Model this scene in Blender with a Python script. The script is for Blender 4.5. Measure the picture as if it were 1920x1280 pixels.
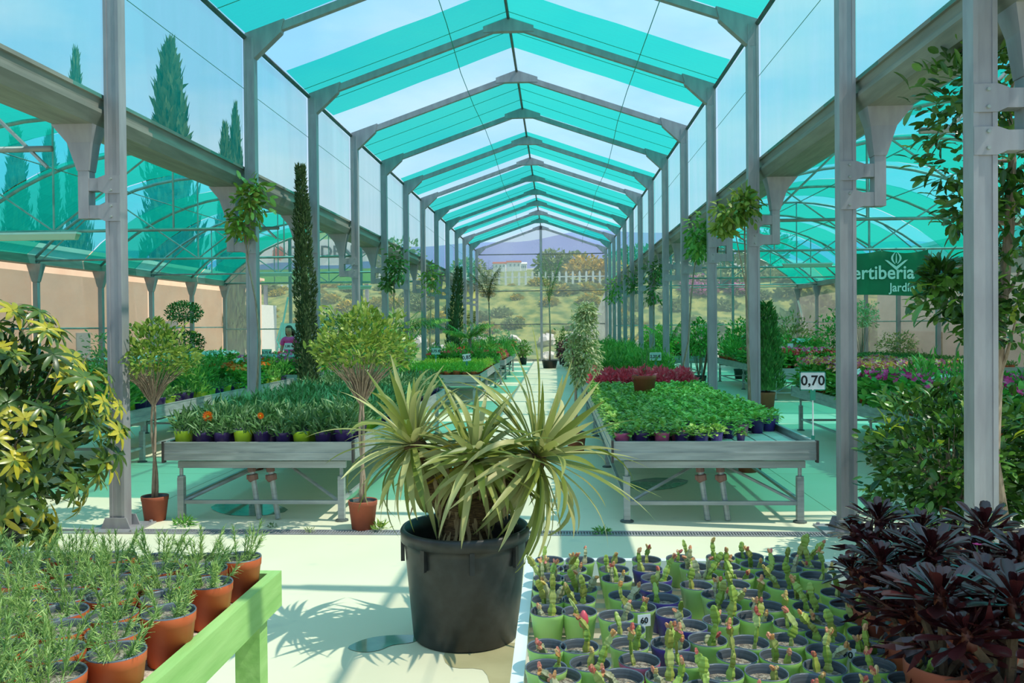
import bpy, math, random
import numpy as np
from mathutils import Vector, Matrix, Euler
for o in list(bpy.data.objects): bpy.data.objects.remove(o)
SC = bpy.context.scene
COL = SC.collection
# ------------------------------------------------------------------ camera
FOC, YAW, PIT, ROL, CYP = 1567.04, .0529, .0106, -.0089, 626.41
EYE = np.array([0, 0, 1.6])
def _axes():
    cy, sy = math.cos(YAW), math.sin(YAW); cp, sp = math.cos(PIT), math.sin(PIT); cr, sr = math.cos(ROL), math.sin(ROL)
    f = np.array([-sy*cp, cy*cp, -sp]); r = np.array([cy, sy, 0.]); u = np.cross(r, f)
    return r*cr+u*sr, -r*sr+u*cr, f
RT, UP, FW = _axes()
cam = bpy.data.cameras.new('camera'); co = bpy.data.objects.new('camera', cam); COL.objects.link(co)
cam.sensor_width = 36; cam.sensor_fit = 'HORIZONTAL'; cam.lens = FOC*36/1920; cam.shift_y = -(640-CYP)/1920
cam.clip_start = .05; cam.clip_end = 3000
M = Matrix.Identity(4)
for i in range(3): M[i][0] = RT[i]; M[i][1] = UP[i]; M[i][2] = -FW[i]; M[i][3] = EYE[i]
co.matrix_world = M; SC.camera = co
def _ray(u, v): return FW+RT*(u-960)/FOC-UP*(v-CYP)/FOC
def GZ(u, v, z=0.): d = _ray(u, v); return EYE+d*(z-1.6)/d[2]      # the photographed point on a level plane
def GY(u, v, y): d = _ray(u, v); return EYE+d*y/d[1]               # the photographed point in a plane across the nave
# ------------------------------------------------------------------ world, sun, exposure
w = bpy.data.worlds.new('sky'); SC.world = w; w.use_nodes = True
nt = w.node_tree; nt.nodes.clear()
def N(t, k, **kw):
    n = t.nodes.new(k)
    for a, b in kw.items():
        if a.startswith('_'): setattr(n, a[1:], b)
        else: n.inputs[a.replace('__', ' ')].default_value = b
    return n
tc = N(nt, 'ShaderNodeTexCoord'); mp = N(nt, 'ShaderNodeMapping'); mp.inputs['Scale'].default_value = (1, 1, 2.6)
ns = N(nt, 'ShaderNodeTexNoise', Scale=2.1, Detail=6., Roughness=.55)
cr = N(nt, 'ShaderNodeValToRGB'); cr.color_ramp.elements[0].position = .42; cr.color_ramp.elements[1].position = .72
cr.color_ramp.elements[0].color = (.35, .67, 1.0, 1); cr.color_ramp.elements[1].color = (.78, .90, 1.0, 1)
sx = N(nt, 'ShaderNodeSeparateXYZ')
hr = N(nt, 'ShaderNodeValToRGB'); hr.color_ramp.elements[0].position = .0; hr.color_ramp.elements[1].position = .22
hr.color_ramp.elements[0].color = (1, 1, 1, 1); hr.color_ramp.elements[1].color = (0, 0, 0, 1)
mx = N(nt, 'ShaderNodeMix', _data_type='RGBA'); mx.inputs[7].default_value = (.80, .86, .97, 1)
bg = N(nt, 'ShaderNodeBackground', Strength=1.0); wo = N(nt, 'ShaderNodeOutputWorld')
L = nt.links.new
L(tc.outputs['Generated'], mp.inputs[0]); L(mp.outputs[0], ns.inputs['Vector']); L(ns.outputs[0], cr.inputs[0])
L(tc.outputs['Generated'], sx.inputs[0]); L(sx.outputs[2], hr.inputs[0]); L(hr.outputs[0], mx.inputs[0])
L(cr.outputs[0], mx.inputs[6]); L(mx.outputs[2], bg.inputs[0]); L(bg.outputs[0], wo.inputs[0])
sun = bpy.data.lights.new('sun', 'SUN'); sun.energy = 4.7; sun.angle = .009; sun.color = (1, .885, .74)
so = bpy.data.objects.new('sun', sun); COL.objects.link(so)
SUND = Vector((.66, -.11, 1.0)).normalized()
so.rotation_euler = SUND.to_track_quat('Z', 'Y').to_euler()
SC.view_settings.view_transform = 'Standard'; SC.view_settings.look = 'None'
SC.view_settings.exposure = .08; SC.view_settings.gamma = 1; SC.view_settings.use_curve_mapping = False
SC.cycles.transparent_max_bounces = 24
SC.cycles.max_bounces = 8
# ------------------------------------------------------------------ materials
def C(h):
    h = h.lstrip('#'); v = [int(h[i:i+2], 16)/255 for i in (0, 2, 4)]
    return tuple(((x+.055)/1.055)**2.4 if x > .04045 else x/12.92 for x in v)+(1,)
def newmat(n):
    m = bpy.data.materials.new(n); m.use_nodes = True; t = m.node_tree; t.nodes.clear()
    return m, t, N(t, 'ShaderNodeOutputMaterial')
def mat(n, a, b=None, rough=.6, metal=0., scale=8., bump=0., spec=.5, stretch=(1, 1, 1), lo=.35, hi=.65, trans=0):
    m, t, out = newmat(n); a = C(a) if isinstance(a, str) else a; b = a if b is None else (C(b) if isinstance(b, str) else b)
    p = N(t, 'ShaderNodeBsdfPrincipled', Roughness=rough, Metallic=metal); p.inputs['Specular IOR Level'].default_value = spec
    tc = N(t, 'ShaderNodeTexCoord'); mp = N(t, 'ShaderNodeMapping'); mp.inputs['Scale'].default_value = stretch
    ns = N(t, 'ShaderNodeTexNoise', Scale=scale, Detail=5.); rp = N(t, 'ShaderNodeValToRGB')
    rp.color_ramp.elements[0].color = a; rp.color_ramp.elements[1].color = b; rp.color_ramp.elements[0].position = lo; rp.color_ramp.elements[1].position = hi
    t.links.new(tc.outputs['Object'], mp.inputs[0]); t.links.new(mp.outputs[0], ns.inputs['Vector']); t.links.new(ns.outputs[0], rp.inputs[0]); t.links.new(rp.outputs[0], p.inputs['Base Color'])
    if bump:
        bp = N(t, 'ShaderNodeBump', Strength=bump, Distance=.02); t.links.new(ns.outputs[0], bp.inputs['Height']); t.links.new(bp.outputs[0], p.inputs['Normal'])
    t.links.new(p.outputs[0], out.inputs[0]); return m
def leafmat(n, cols, trans=.35, rough=.45, spec=.5, centre=None):
    """leaf colours vary leaf by leaf (random per island); light shines through"""
    m, t, out = newmat(n)
    g = N(t, 'ShaderNodeNewGeometry'); oi = N(t, 'ShaderNodeObjectInfo'); ad = N(t, 'ShaderNodeMath', _operation='ADD'); fr = N(t, 'ShaderNodeMath', _operation='FRACT')
    t.links.new(g.outputs['Random Per Island'], ad.inputs[0]); t.links.new(oi.outputs['Random'], ad.inputs[1]); t.links.new(ad.outputs[0], fr.inputs[0])
    rp = N(t, 'ShaderNodeValToRGB'); e = rp.color_ramp.elements
    for i, c in enumerate(cols):
        pos = i/(len(cols)-1)
        if i == 0: e[0].position = 0; e[0].color = C(c)
        elif i == len(cols)-1: e[-1].position = 1; e[-1].color = C(c)
        else: x = e.new(pos); x.color = C(c)
    t.links.new(fr.outputs[0], rp.inputs[0]); src = rp.outputs[0]
    if centre:                                                     # variegation: blotches in a second colour
        tc = N(t, 'ShaderNodeTexCoord'); nz = N(t, 'ShaderNodeTexNoise', Scale=centre[1], Detail=2.); r2 = N(t, 'ShaderNodeValToRGB')
        r2.color_ramp.elements[0].position = centre[2]; r2.color_ramp.elements[1].position = centre[2]+.06
        mx = N(t, 'ShaderNodeMix', _data_type='RGBA'); mx.inputs[7].default_value = C(centre[0])
        t.links.new(tc.outputs['Object'], nz.inputs['Vector']); t.links.new(nz.outputs[0], r2.inputs[0]); t.links.new(r2.outputs[0], mx.inputs[0]); t.links.new(src, mx.inputs[6]); src = mx.outputs[2]
    p = N(t, 'ShaderNodeBsdfPrincipled', Roughness=rough); p.inputs['Specular IOR Level'].default_value = spec
    tr = N(t, 'ShaderNodeBsdfTranslucent'); ms = N(t, 'ShaderNodeMixShader', Fac=trans)
    t.links.new(src, p.inputs['Base Color']); t.links.new(src, tr.inputs[0])
    t.links.new(p.outputs[0], ms.inputs[1]); t.links.new(tr.outputs[0], ms.inputs[2]); t.links.new(ms.outputs[0], out.inputs[0]); return m
def film(n, tint, scat, fac, var=0., sc=3., stretch=(1, 1, 1), solid=0.):
    """plastic film / shade net: lets tinted light straight through, scatters some"""
    m, t, out = newmat(n)
    tp = N(t, 'ShaderNodeBsdfTransparent'); tp.inputs[0].default_value = tuple(tint)+(1,)
    tl = N(t, 'ShaderNodeBsdfTranslucent'); tl.inputs[0].default_value = tuple(scat)+(1,)
    df = N(t, 'ShaderNodeBsdfDiffuse'); df.inputs[0].default_value = tuple(scat)+(1,)
    m1 = N(t, 'ShaderNodeMixShader', Fac=.35); m2 = N(t, 'ShaderNodeMixShader', Fac=fac)
    t.links.new(tl.outputs[0], m1.inputs[1]); t.links.new(df.outputs[0], m1.inputs[2])
    t.links.new(tp.outputs[0], m2.inputs[1]); t.links.new(m1.outputs[0], m2.inputs[2])
    if var:
        tc = N(t, 'ShaderNodeTexCoord'); mp = N(t, 'ShaderNodeMapping'); mp.inputs['Scale'].default_value = stretch
        nz = N(t, 'ShaderNodeTexNoise', Scale=sc, Detail=4.); mr = N(t, 'ShaderNodeMapRange'); mr.inputs[3].default_value = max(0, fac-var); mr.inputs[4].default_value = min(1, fac+var)
        mr.inputs[1].default_value = .3; mr.inputs[2].default_value = .7
        t.links.new(tc.outputs['Object'], mp.inputs[0]); t.links.new(mp.outputs[0], nz.inputs['Vector']); t.links.new(nz.outputs[0], mr.inputs[0]); t.links.new(mr.outputs[0], m2.inputs[0])
    t.links.new(m2.outputs[0], out.inputs[0]); return m
STEEL = mat('galvanised_steel', '#949196', '#a6a4a8', rough=.5, metal=.3, scale=5, stretch=(2, 2, .5))
GUTM = mat('weathered_zinc', '#7c7e76', '#929389', rough=.6, metal=.2, scale=4, stretch=(4, .4, 4))
TUBE = mat('steel_tube', '#8f9794', '#a9b0ac', rough=.45, metal=.4, scale=6)
DARKST = mat('dark_steel', '#4c5554', '#636b69', rough=.5, metal=.3)
ALU = mat('bench_aluminium', '#92999a', '#abb2b2', rough=.42, metal=.35, scale=5, stretch=(.6, 1, 6))
SLATM = mat('bench_slat_metal', '#b5b9b4', '#ccd0ca', rough=.5, metal=.15, scale=10)
RUST = mat('brown_rubber', '#94695a', '#6a544c', rough=.7)
CAPM = mat('dark_plastic_cap', '#33302f', '#45413f', rough=.5)
FILMW = film('clear_cyan_wall_film', (.93, .97, .96), (.02, .70, .64), .32, .05, 2.2, (1, 1, .25))
FILMR = film('clear_roof_film', (.86, .97, 1.0), (.45, .95, 1.0), .12, .04, 1.2)
NET = film('green_shade_net', (.13, .74, .62), (.01, .58, .50), .52, .06, 5., (.35, 14, 1))
VFILM = film('cyan_vault_film', (.26, .84, .86), (.01, .54, .52), .4, .08, 1.4)
VNET = film('green_vault_net', (.08, .60, .46), (.005, .50, .38), .6, .05, 3., (.5, 8, 1))
OUTN = film('grey_side_net', (.66, .66, .62), (.50, .49, .47), .46, .06, 1.3, (.3, 1, 2))
BACKN = film('white_back_net', (.92, .92, .90), (.85, .86, .85), .27, .04, .8)
def floor_mat():
    m, t, out = newmat('pale_green_painted_concrete')
    p = N(t, 'ShaderNodeBsdfPrincipled', Roughness=.55); tc = N(t, 'ShaderNodeTexCoord')
    n1 = N(t, 'ShaderNodeTexNoise', Scale=.55, Detail=6.); n2 = N(t, 'ShaderNodeTexNoise', Scale=3.5, Detail=8.)
    r1 = N(t, 'ShaderNodeValToRGB'); r1.color_ramp.elements[0].position = .38; r1.color_ramp.elements[1].position = .66
    r1.color_ramp.elements[0].color = C('#dddabc'); r1.color_ramp.elements[1].color = C('#e6e2c8')
    r2 = N(t, 'ShaderNodeValToRGB'); r2.color_ramp.elements[0].position = .62; r2.color_ramp.elements[1].position = .74
    r2.color_ramp.elements[0].color = (0, 0, 0, 1); r2.color_ramp.elements[1].color = (.55, .55, .55, 1)
    mx = N(t, 'ShaderNodeMix', _data_type='RGBA'); mx.inputs[7].default_value = C('#c6c8b4')
    bp = N(t, 'ShaderNodeBump', Strength=.12, Distance=.01)
    k = t.links.new
    k(tc.outputs['Object'], n1.inputs['Vector']); k(tc.outputs['Object'], n2.inputs['Vector']); k(n1.outputs[0], r1.inputs[0]); k(n2.outputs[0], r2.inputs[0])
    k(r2.outputs[0], mx.inputs[0]); k(r1.outputs[0], mx.inputs[6]); k(mx.outputs[2], p.inputs['Base Color']); k(n2.outputs[0], bp.inputs['Height']); k(bp.outputs[0], p.inputs['Normal']); k(p.outputs[0], out.inputs[0])
    return m
FLOORM = floor_mat()
FLOORB = mat('floor_joint_grey', '#8fa38c', '#7d9180')
TERRA = mat('terracotta_plastic', '#c4552c', '#d46a3c', rough=.5, scale=6)
TERRAD = mat('old_terracotta', '#a8563c', '#8f4a34', rough=.75, scale=5)
POTIN = mat('dark_pot_inside', '#3b4248', '#565e66', rough=.4, scale=30, stretch=(.1, .1, 6))
RIMM = mat('slate_pot_rim', '#4a5560', '#687480', rough=.35)
LIME = mat('lime_green_plastic', '#a6d474', '#b4de86', rough=.4)
LIMEB = mat('bright_lime_plastic', '#b2d62a', '#c0e040', rough=.4)
PURP = mat('purple_plastic', '#4b3a94', '#5a48a4', rough=.4)
DPURP = mat('dark_purple_plastic', '#3a2560', '#49307a', rough=.4)
PINKP = mat('pink_plastic', '#cc5f8f', '#d872a0', rough=.4)
BLACKP = mat('black_plastic', '#1e2022', '#2a2d2f', rough=.4, scale=20, spec=.5)
SOIL = mat('potting_soil', '#4a382c', '#8a7663', rough=.95, scale=90, bump=.8, lo=.4, hi=.6)
SOILG = mat('gravelly_soil', '#6f6357', '#b3a894', rough=.95, scale=110, bump=.8, lo=.42, hi=.58)
BARK = mat('grey_brown_bark', '#8b7765', '#b09a86', rough=.9, scale=22, bump=.6, stretch=(3, 3, .6))
BARKD = mat('dark_bark', '#4a3b2c', '#6f5a44', rough=.95, scale=30, bump=.8)
PALMB = mat('scarred_palm_trunk', '#4e3b27', '#80643f', rough=.95, scale=26, bump=1., stretch=(1, 1, 5))
WHITE = mat('white_paint', '#e8ecea', '#dfe4e2', rough=.5)
TEALF = mat('teal_sign_frame', '#2f8f78', '#36987f', rough=.4)
SIGNW = mat('sign_face_white', '#dfe6ea', '#e8eef0', rough=.4)
SIGNT = mat('sign_face_pale_teal', '#9fcfc4', '#aad8cc', rough=.4)
INK = mat('black_ink', '#15181a', rough=.5)
GREENW = mat('pale_green_painted_wood', '#8cbc68', '#a2cc7c', rough=.6, scale=3, stretch=(8, 1, 8), bump=.15)
GRAVEL = mat('sandy_gravel', '#9c8c7c', '#d8c8b6', rough=.95, scale=60, bump=.7, lo=.4, hi=.6)
SWORD = leafmat('sword_leaf', ['#66792c', '#86923f', '#a8ad62', '#7f8c3e', '#b9b878', '#5b7028'], .32, .42)
SWORDP = leafmat('pale_sword_leaf', ['#a8ad68', '#c4c184', '#b3b070', '#d0cb92'], .3, .45)
SWORDY = leafmat('yellow_sword_leaf', ['#d8b840', '#c9aa3c'], .3, .45)
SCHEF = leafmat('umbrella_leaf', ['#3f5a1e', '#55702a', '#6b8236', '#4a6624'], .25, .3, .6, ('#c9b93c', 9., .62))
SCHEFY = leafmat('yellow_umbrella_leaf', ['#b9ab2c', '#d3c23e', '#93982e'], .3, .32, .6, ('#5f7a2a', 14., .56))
SCHEFD = leafmat('shaded_umbrella_leaf', ['#2c4518', '#3d5722', '#52692c'], .25, .35)  # darker copy of the umbrella leaf, shade painted into its colours
VARI = leafmat('variegated_small_leaf', ['#5a8030', '#749a3a', '#90a844', '#b0ba58', '#668a34'], .35, .4)
VARY = leafmat('cream_variegated_leaf', ['#a9bd7c', '#cdd6a6', '#7f9c52', '#dfe2bc', '#8fa964'], .35, .4)
GLEAF = leafmat('mid_green_leaf', ['#43822c', '#589a36', '#72b044', '#8cc056', '#4a8a30'], .35, .45)
R1LEAF = leafmat('fresh_green_leaf', ['#62a03e', '#80b648', '#a0ca5c', '#bedc78', '#6ea642'], .3, .4)
GREYL = leafmat('grey_green_leaf', ['#4c7c42', '#648e54', '#86a876', '#56803e', '#427038'], .28, .5)
HERB = leafmat('bright_herb_leaf', ['#6aa832', '#86c440', '#9fd04e', '#58982c'], .4, .45)
ROSE = leafmat('rosemary_needle', ['#6a9448', '#88ac5a', '#a2bf6c', '#bcd07e', '#739a4e'], .25, .5)
CYPR = leafmat('cypress_leaf', ['#2f4a22', '#445c30', '#5c7040', '#37522a'], .12, .7)
MAGN = leafmat('glossy_dark_leaf', ['#264216', '#386020', '#4c7a2c', '#66943a', '#30501c'], .22, .28, .6)
MAGY = leafmat('painted_sunlit_leaf', ['#8aa82c', '#b6c23a', '#6f9a30'], .35, .32)  # sunlight on the crown painted as yellower leaf colours
TREEG = leafmat('garden_tree_leaf', ['#3c6a2a', '#54803a', '#6d944a'], .3, .6)
TREEY = leafmat('yellow_blossom_tree', ['#c9a83a', '#dcb84a', '#a99a40', '#8f8f3c'], .3, .6)
GORSE = leafmat('yellow_gorse', ['#cfae30', '#a9a63c', '#7f8f3e', '#dcbc3c'], .3, .7)
SHRUBG = leafmat('bank_shrub_leaf', ['#7a8f56', '#93a56a', '#687e48'], .3, .7)
PINKB = leafmat('pink_blossom', ['#c86fae', '#d88ac0', '#9a7f6a', '#7a8a52'], .3, .7)
FRED = leafmat('red_petal', ['#e82838', '#f63c48', '#ff5058'], .3, .5)
FRPK = leafmat('crimson_leaf', ['#f04458', '#ff6078', '#c83c4c', '#ff8494'], .3, .5)
FPNK = leafmat('pink_petal', ['#ff5a9a', '#ff80b4', '#f64084', '#ffb4d0'], .3, .5)
FMAG = leafmat('magenta_petal', ['#e62c86', '#f64498', '#cc2870'], .3, .5)
FMIX = leafmat('pink_and_yellow_petal', ['#f0609c', '#f6c430', '#ff80ac', '#e05088', '#ffd848', '#f07090'], .3, .5)
FWHT = leafmat('white_petal', ['#e8ece4', '#dfe6e0', '#f0e0ea'], .3, .5)
FORA = leafmat('orange_petal', ['#ee6a10', '#f58a1a', '#e8581a'], .3, .5)
FYEL = leafmat('yellow_petal', ['#e8cc20', '#d8d030', '#f0dc40'], .3, .5)
AEOL = leafmat('purple_black_succulent_leaf', ['#2e1014', '#421a1e', '#582626', '#280e14', '#64322e'], .06, .2, .8)
CACT = leafmat('cactus_flesh', ['#7a9a3c', '#93b048', '#a8c45c', '#a0a248', '#b8c878'], .15, .42, .5)
CACP = leafmat('pale_cactus_flesh', ['#a9b088', '#b8b48c', '#98a870'], .15, .42, .5)
BUDS = leafmat('cactus_bud', ['#d8807a', '#e8b060', '#d89a70', '#d0605c', '#e8c890', '#c8b050'], .2, .4)
REDB = mat('red_tulip_bud', '#c8283c', '#e0707c', rough=.35)
SALM = mat('salmon_clay', '#f0b498', '#e6a88c', rough=.8)
PINKW = mat('pink_stucco', '#f2cdb0', '#ecc2a4', rough=.9, scale=1.5)
TANW = mat('tan_stucco', '#eed8bc', '#f2dec4', rough=.9, scale=1.2)
WINM = mat('dull_window', '#8a9aa0', '#9aaab0', rough=.3)
# ------------------------------------------------------------------ mesh helpers
class MB:
    def __init__(s): s.V = []; s.n = 0; s.F = []; s.m = []
    def add(s, V, F, mi=0):
        V = np.asarray(V, float).reshape(-1, 3)
        if isinstance(F, np.ndarray): s.F.append(F+s.n); s.m.append(mi)
        else:
            by = {}
            for f in F: by.setdefault(len(f), []).append(f)
            for k, fs in by.items(): s.F.append(np.array(fs)+s.n); s.m.append(mi)
        s.V.append(V); s.n += len(V); return s
    def box(s, a, b, mi=0):
        x0, y0, z0 = a; x1, y1, z1 = b
        return s.add([(x0, y0, z0), (x1, y0, z0), (x1, y1, z0), (x0, y1, z0), (x0, y0, z1), (x1, y0, z1), (x1, y1, z1), (x0, y1, z1)],
              [(0, 3, 2, 1), (4, 5, 6, 7), (0, 1, 5, 4), (1, 2, 6, 5), (2, 3, 7, 6), (3, 0, 4, 7)], mi)
    def beam(s, p, q, w, h, up=(0, 0, 1), mi=0):
        p = np.array(p, float); q = np.array(q, float); d = q-p; d /= np.linalg.norm(d); u = np.array(up, float)
        r = np.cross(d, u); r /= np.linalg.norm(r); u = np.cross(r, d); r = r*w/2; u = u*h/2
        return s.add([p-r-u, p+r-u, p+r+u, p-r+u, q-r-u, q+r-u, q+r+u, q-r+u], [(0, 3, 2, 1)[::-1], (4, 5, 6, 7), (0, 1, 5, 4), (1, 2, 6, 5), (2, 3, 7, 6), (3, 0, 4, 7)], mi)
    def tube(s, pts, r, n=6, mi=0, cap=True):
        pts = np.array(pts, float); k = len(pts); r = np.broadcast_to(np.array(r, float), (k,)); T = np.gradient(pts, axis=0)
        T /= np.linalg.norm(T, axis=1)[:, None]+1e-9; ref = np.array([0, 0, 1.]) if abs(T[0][2]) < .9 else np.array([1., 0, 0])
        V = []; u = np.cross(T[0], ref); u /= np.linalg.norm(u)
        for i in range(k):
            u = u-T[i]*(u@T[i]); u /= np.linalg.norm(u); v = np.cross(T[i], u)
            a = np.arange(n)*2*math.pi/n
            V.append(pts[i]+r[i]*(np.cos(a)[:, None]*u+np.sin(a)[:, None]*v))
        F = [(i*n+j, i*n+(j+1) % n, (i+1)*n+(j+1) % n, (i+1)*n+j) for i in range(k-1) for j in range(n)]
        if cap: F += [tuple(range(n))[::-1], tuple(range((k-1)*n, k*n))]
        return s.add(np.concatenate(V), F, mi)
    def lathe(s, prof, n=20, c=(0, 0, 0), mi=0, mis=None):
        k = len(prof); a = np.arange(n)*2*math.pi/n; V = []
        for r, z in prof: V.append(np.stack([c[0]+r*np.cos(a), c[1]+r*np.sin(a), np.full(n, c[2]+z)], 1))
        V = np.concatenate(V)
        if mis is None: mis = [mi]*(k-1)
        first = True
        for q in sorted(set(mis)):
            F = [(i*n+j, i*n+(j+1) % n, (i+1)*n+(j+1) % n, (i+1)*n+j) for i in range(k-1) if mis[i] == q for j in range(n)]
            if first: s.add(V, F, q); first = False
            else: s.F.append(np.array(F)+s.n-len(V)); s.m.append(q)
        return s
    def mesh(s, name, mats, smooth=False):
        me = bpy.data.meshes.new(name)
        if not s.V: return me
        V = np.concatenate(s.V); me.vertices.add(len(V)); me.vertices.foreach_set('co', V.ravel())
        idx = np.concatenate([f.ravel() for f in s.F]); lens = np.concatenate([np.full(len(f), f.shape[1]) for f in s.F])
        me.loops.add(len(idx)); me.loops.foreach_set('vertex_index', idx.astype(np.int32))
        me.polygons.add(len(lens)); st = np.concatenate([[0], np.cumsum(lens)[:-1]]); me.polygons.foreach_set('loop_start', st.astype(np.int32))
        me.polygons.foreach_set('material_index', np.concatenate([np.full(len(f), q) for f, q in zip(s.F, s.m)]).astype(np.int32))
        me.polygons.foreach_set('use_smooth', np.full(len(lens), bool(smooth)))
        for x in (mats if isinstance(mats, (list, tuple)) else [mats]): me.materials.append(x)
        me.update(calc_edges=True); me.validate(); return me
def nrm(a): return a/(np.linalg.norm(a, axis=-1, keepdims=True)+1e-9)
LP3 = ((0, .12), (.45, 1), (1, .05)); LP4 = ((0, .12), (.3, .85), (.65, .95), (1, .04)); OVAL = ((0, .2), (.25, .9), (.6, 1), (.88, .62), (1, .1)); NEED = ((0, .8), (1, .25)); SPAT = ((0, .25), (.3, .38), (.58, .8), (.78, 1), (.92, .82), (1, .3))
def leafset(mb, P, D, Nh, Ln, Wd, prof=LP3, bend=.2, fold=0., mi=0):
    P = np.asarray(P, float); n = len(P)
    if n == 0: return
    D = nrm(np.asarray(D, float)); Nh = np.broadcast_to(np.asarray(Nh, float), D.shape); Ln = np.broadcast_to(Ln, (n,))[:, None]; Wd = np.broadcast_to(Wd, (n,))[:, None]
    S = np.cross(D, Nh); bad = np.linalg.norm(S, axis=1) < 1e-3; S[bad] = (1, 0, 0); S = nrm(S); U = np.cross(S, D); bend = np.broadcast_to(bend, (n,))[:, None]
    cols = 3 if fold else 2; rows = []
    for t, wv in prof:
        c = P+D*Ln*t-U*bend*Ln*t*t
        e = S*Wd*wv/2
        if fold: rows += [c-e+U*fold*Wd*wv, c, c+e+U*fold*Wd*wv]
        else: rows += [c-e, c+e]
    V = np.stack(rows, 1); k = len(prof); m = V.shape[1]
    q = np.array([(i*cols+j, i*cols+j+1, (i+1)*cols+j+1, (i+1)*cols+j) for i in range(k-1) for j in range(cols-1)])
    F = (q[None]+(np.arange(n)*m)[:, None, None]).reshape(-1, 4)
    mb.add(V.reshape(-1, 3), F, mi)
RG = np.random.default_rng(7); random.seed(5)
def dome(n, r, h, z0=0, rg=RG, hol=.55, low=-.15):
    """points and outward directions over a rounded crown"""
    d = nrm(rg.normal(size=(n*3, 3))); d = d[d[:, 2] > low][:n]; q = hol+(1-hol)*rg.random((len(d), 1))**.6
    P = d*q*np.array([r, r, h])+np.array([0, 0, z0]); D = nrm(d*np.array([1, 1, .8])+rg.normal(size=d.shape)*.55+np.array([0, 0, .25])); return P, D
def obj(name, me, parent=None, loc=None, rot=None, label=None):
    o = bpy.data.objects.new(name, me); COL.objects.link(o)
    if parent is not None: o.parent = parent
    if loc is not None: o.location = loc
    if rot is not None: o.rotation_euler = rot if hasattr(rot, '__len__') else (0, 0, rot)
    if label: o['label'] = label
    return o
def tag(o, label, cat, group=None, kind=None):
    o['label'] = label; o['category'] = cat
    if group: o['group'] = group
    if kind: o['kind'] = kind
    return o
def thing(name, label, cat, loc=(0, 0, 0), rot=0, group=None):
    o = obj(name, None, None, loc, rot); o.empty_display_size = .1; return tag(o, label, cat, group)
def struct(name, me, parent=None, **k):
    o = obj(name, me, parent, **k)
    if parent is None: o['kind'] = 'structure'
    return o
class Proto:
    """a prototype thing: the first use() moves it, later ones copy it with all its parts"""
    def __init__(s, root): s.root = root; s.used = False; s.kids = {}
    @staticmethod
    def _dup(o, par, kids):
        c = o.copy(); COL.objects.link(c)
        if par is not None: c.parent = par
        for ch in kids.get(o.name, ()): Proto._dup(ch, c, kids)
        return c
    def use(s, loc, rot=0, scale=1, label=None, group=None):
        if not s.used: c = s.root; s.used = True
        else: c = Proto._dup(s.root, None, s.kids)
        c.location = loc; c.rotation_euler = (0, 0, rot) if not hasattr(rot, '__len__') else rot
        c.scale = (scale,)*3 if not hasattr(scale, '__len__') else scale
        if label: c['label'] = label
        if group: c['group'] = group
        return c
def proto(root, parts):
    """parts: list of (name, mesh, [subparts]) ; builds children and records them"""
    p = Proto(root)
    def rec(par, lst):
        out = []
        for t in lst:
            o = obj(t[0], t[1], par)
            if len(t) > 3 and t[3]: o.matrix_local = t[3]
            out.append(o)
            if len(t) > 2 and t[2]: rec(o, t[2])
        p.kids[par.name] = out
    rec(root, parts); return p
def textmesh(s, size, mat_, depth=.002, align='CENTER', sx=1.):
    cu = bpy.data.curves.new('t', 'FONT'); cu.body = s; cu.size = size; cu.extrude = depth; cu.align_x = align; cu.align_y = 'CENTER'; cu.offset = size*.018; cu.resolution_u = 3
    o = bpy.data.objects.new('t', cu); COL.objects.link(o); bpy.context.view_layer.update()
    me = bpy.data.meshes.new_from_object(o.evaluated_get(bpy.context.evaluated_depsgraph_get())); bpy.data.objects.remove(o)
    me.materials.clear(); me.materials.append(mat_)
    me.transform(Matrix(((sx, 0, 0, 0), (0, 0, -1, 0), (0, 1, 0, 0), (0, 0, 0, 1)))); return me   # stands upright, faces -Y
# ================================================================== STRUCTURE
XL, XR, XM, ZE, ZR = -3.55, 2.27, -.648, 4.95, 5.97
FR = [1.99, 4.49, 6.52]+[9.52+2.5*i for i in range(12)]          # frame lines along the nave
YE = FR[-1]; GZB, GZT = 3.22, 3.46; YEND = {'left': 27.02, 'right': 34.52}; XOL, XOR = -10.9, 9.8
Y0 = -3.0
# floor: painted slabs on a darker bed
mb = MB(); mb.box((-15, Y0-1, -.3), (14, YE+.6, -.012)); floor = struct('floor', mb.mesh('floor', FLOORB))
ys = [Y0]+[6.34, 6.50, 9.0, 11.5, 14, 16.5, 19, 21.5, 24, 26.5, 29, 31.5, 34, YE+.5]
xs = [-10.95, XL-.1, 2.32, 9.85]
for j in range(len(ys)-1):
    if ys[j] == 6.34: continue
    for i in range(len(xs)-1):
        g = .004; mb = MB(); mb.box((xs[i]+g, ys[j]+g, -.03), (xs[i+1]-g, ys[j+1]-g, 0)); struct('floor_slab', mb.mesh('floor_slab', FLOORM), floor)
mb = MB(); mb.box((-10.95, 6.345, -.03), (9.85, 6.37, .002)); mb.box((-10.95, 6.47, -.03), (9.85, 6.495, .002))
x = -3.4
while x < 2.3: mb.box((x, 6.37, -.028), (x+.011, 6.47, -.001)); x += .022
o = struct('drain_grate', mb.mesh('drain_grate', STEEL), floor); o['kind'] = 'stuff'
def c_post(yb=0, w=.11, t=.1, h=ZE-.02):
    mb = MB(); mb.box((-w/2, -t/2, 0), (w/2, t/2, h)); mb.box((-w/2-.006, -t/2-.006, .0), (-w/2+.02, t/2+.006, h)); mb.box((w/2-.02, -t/2-.006, 0), (w/2+.006, t/2+.006, h)); return mb.mesh('post', STEEL)
POSTM = c_post()
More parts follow.
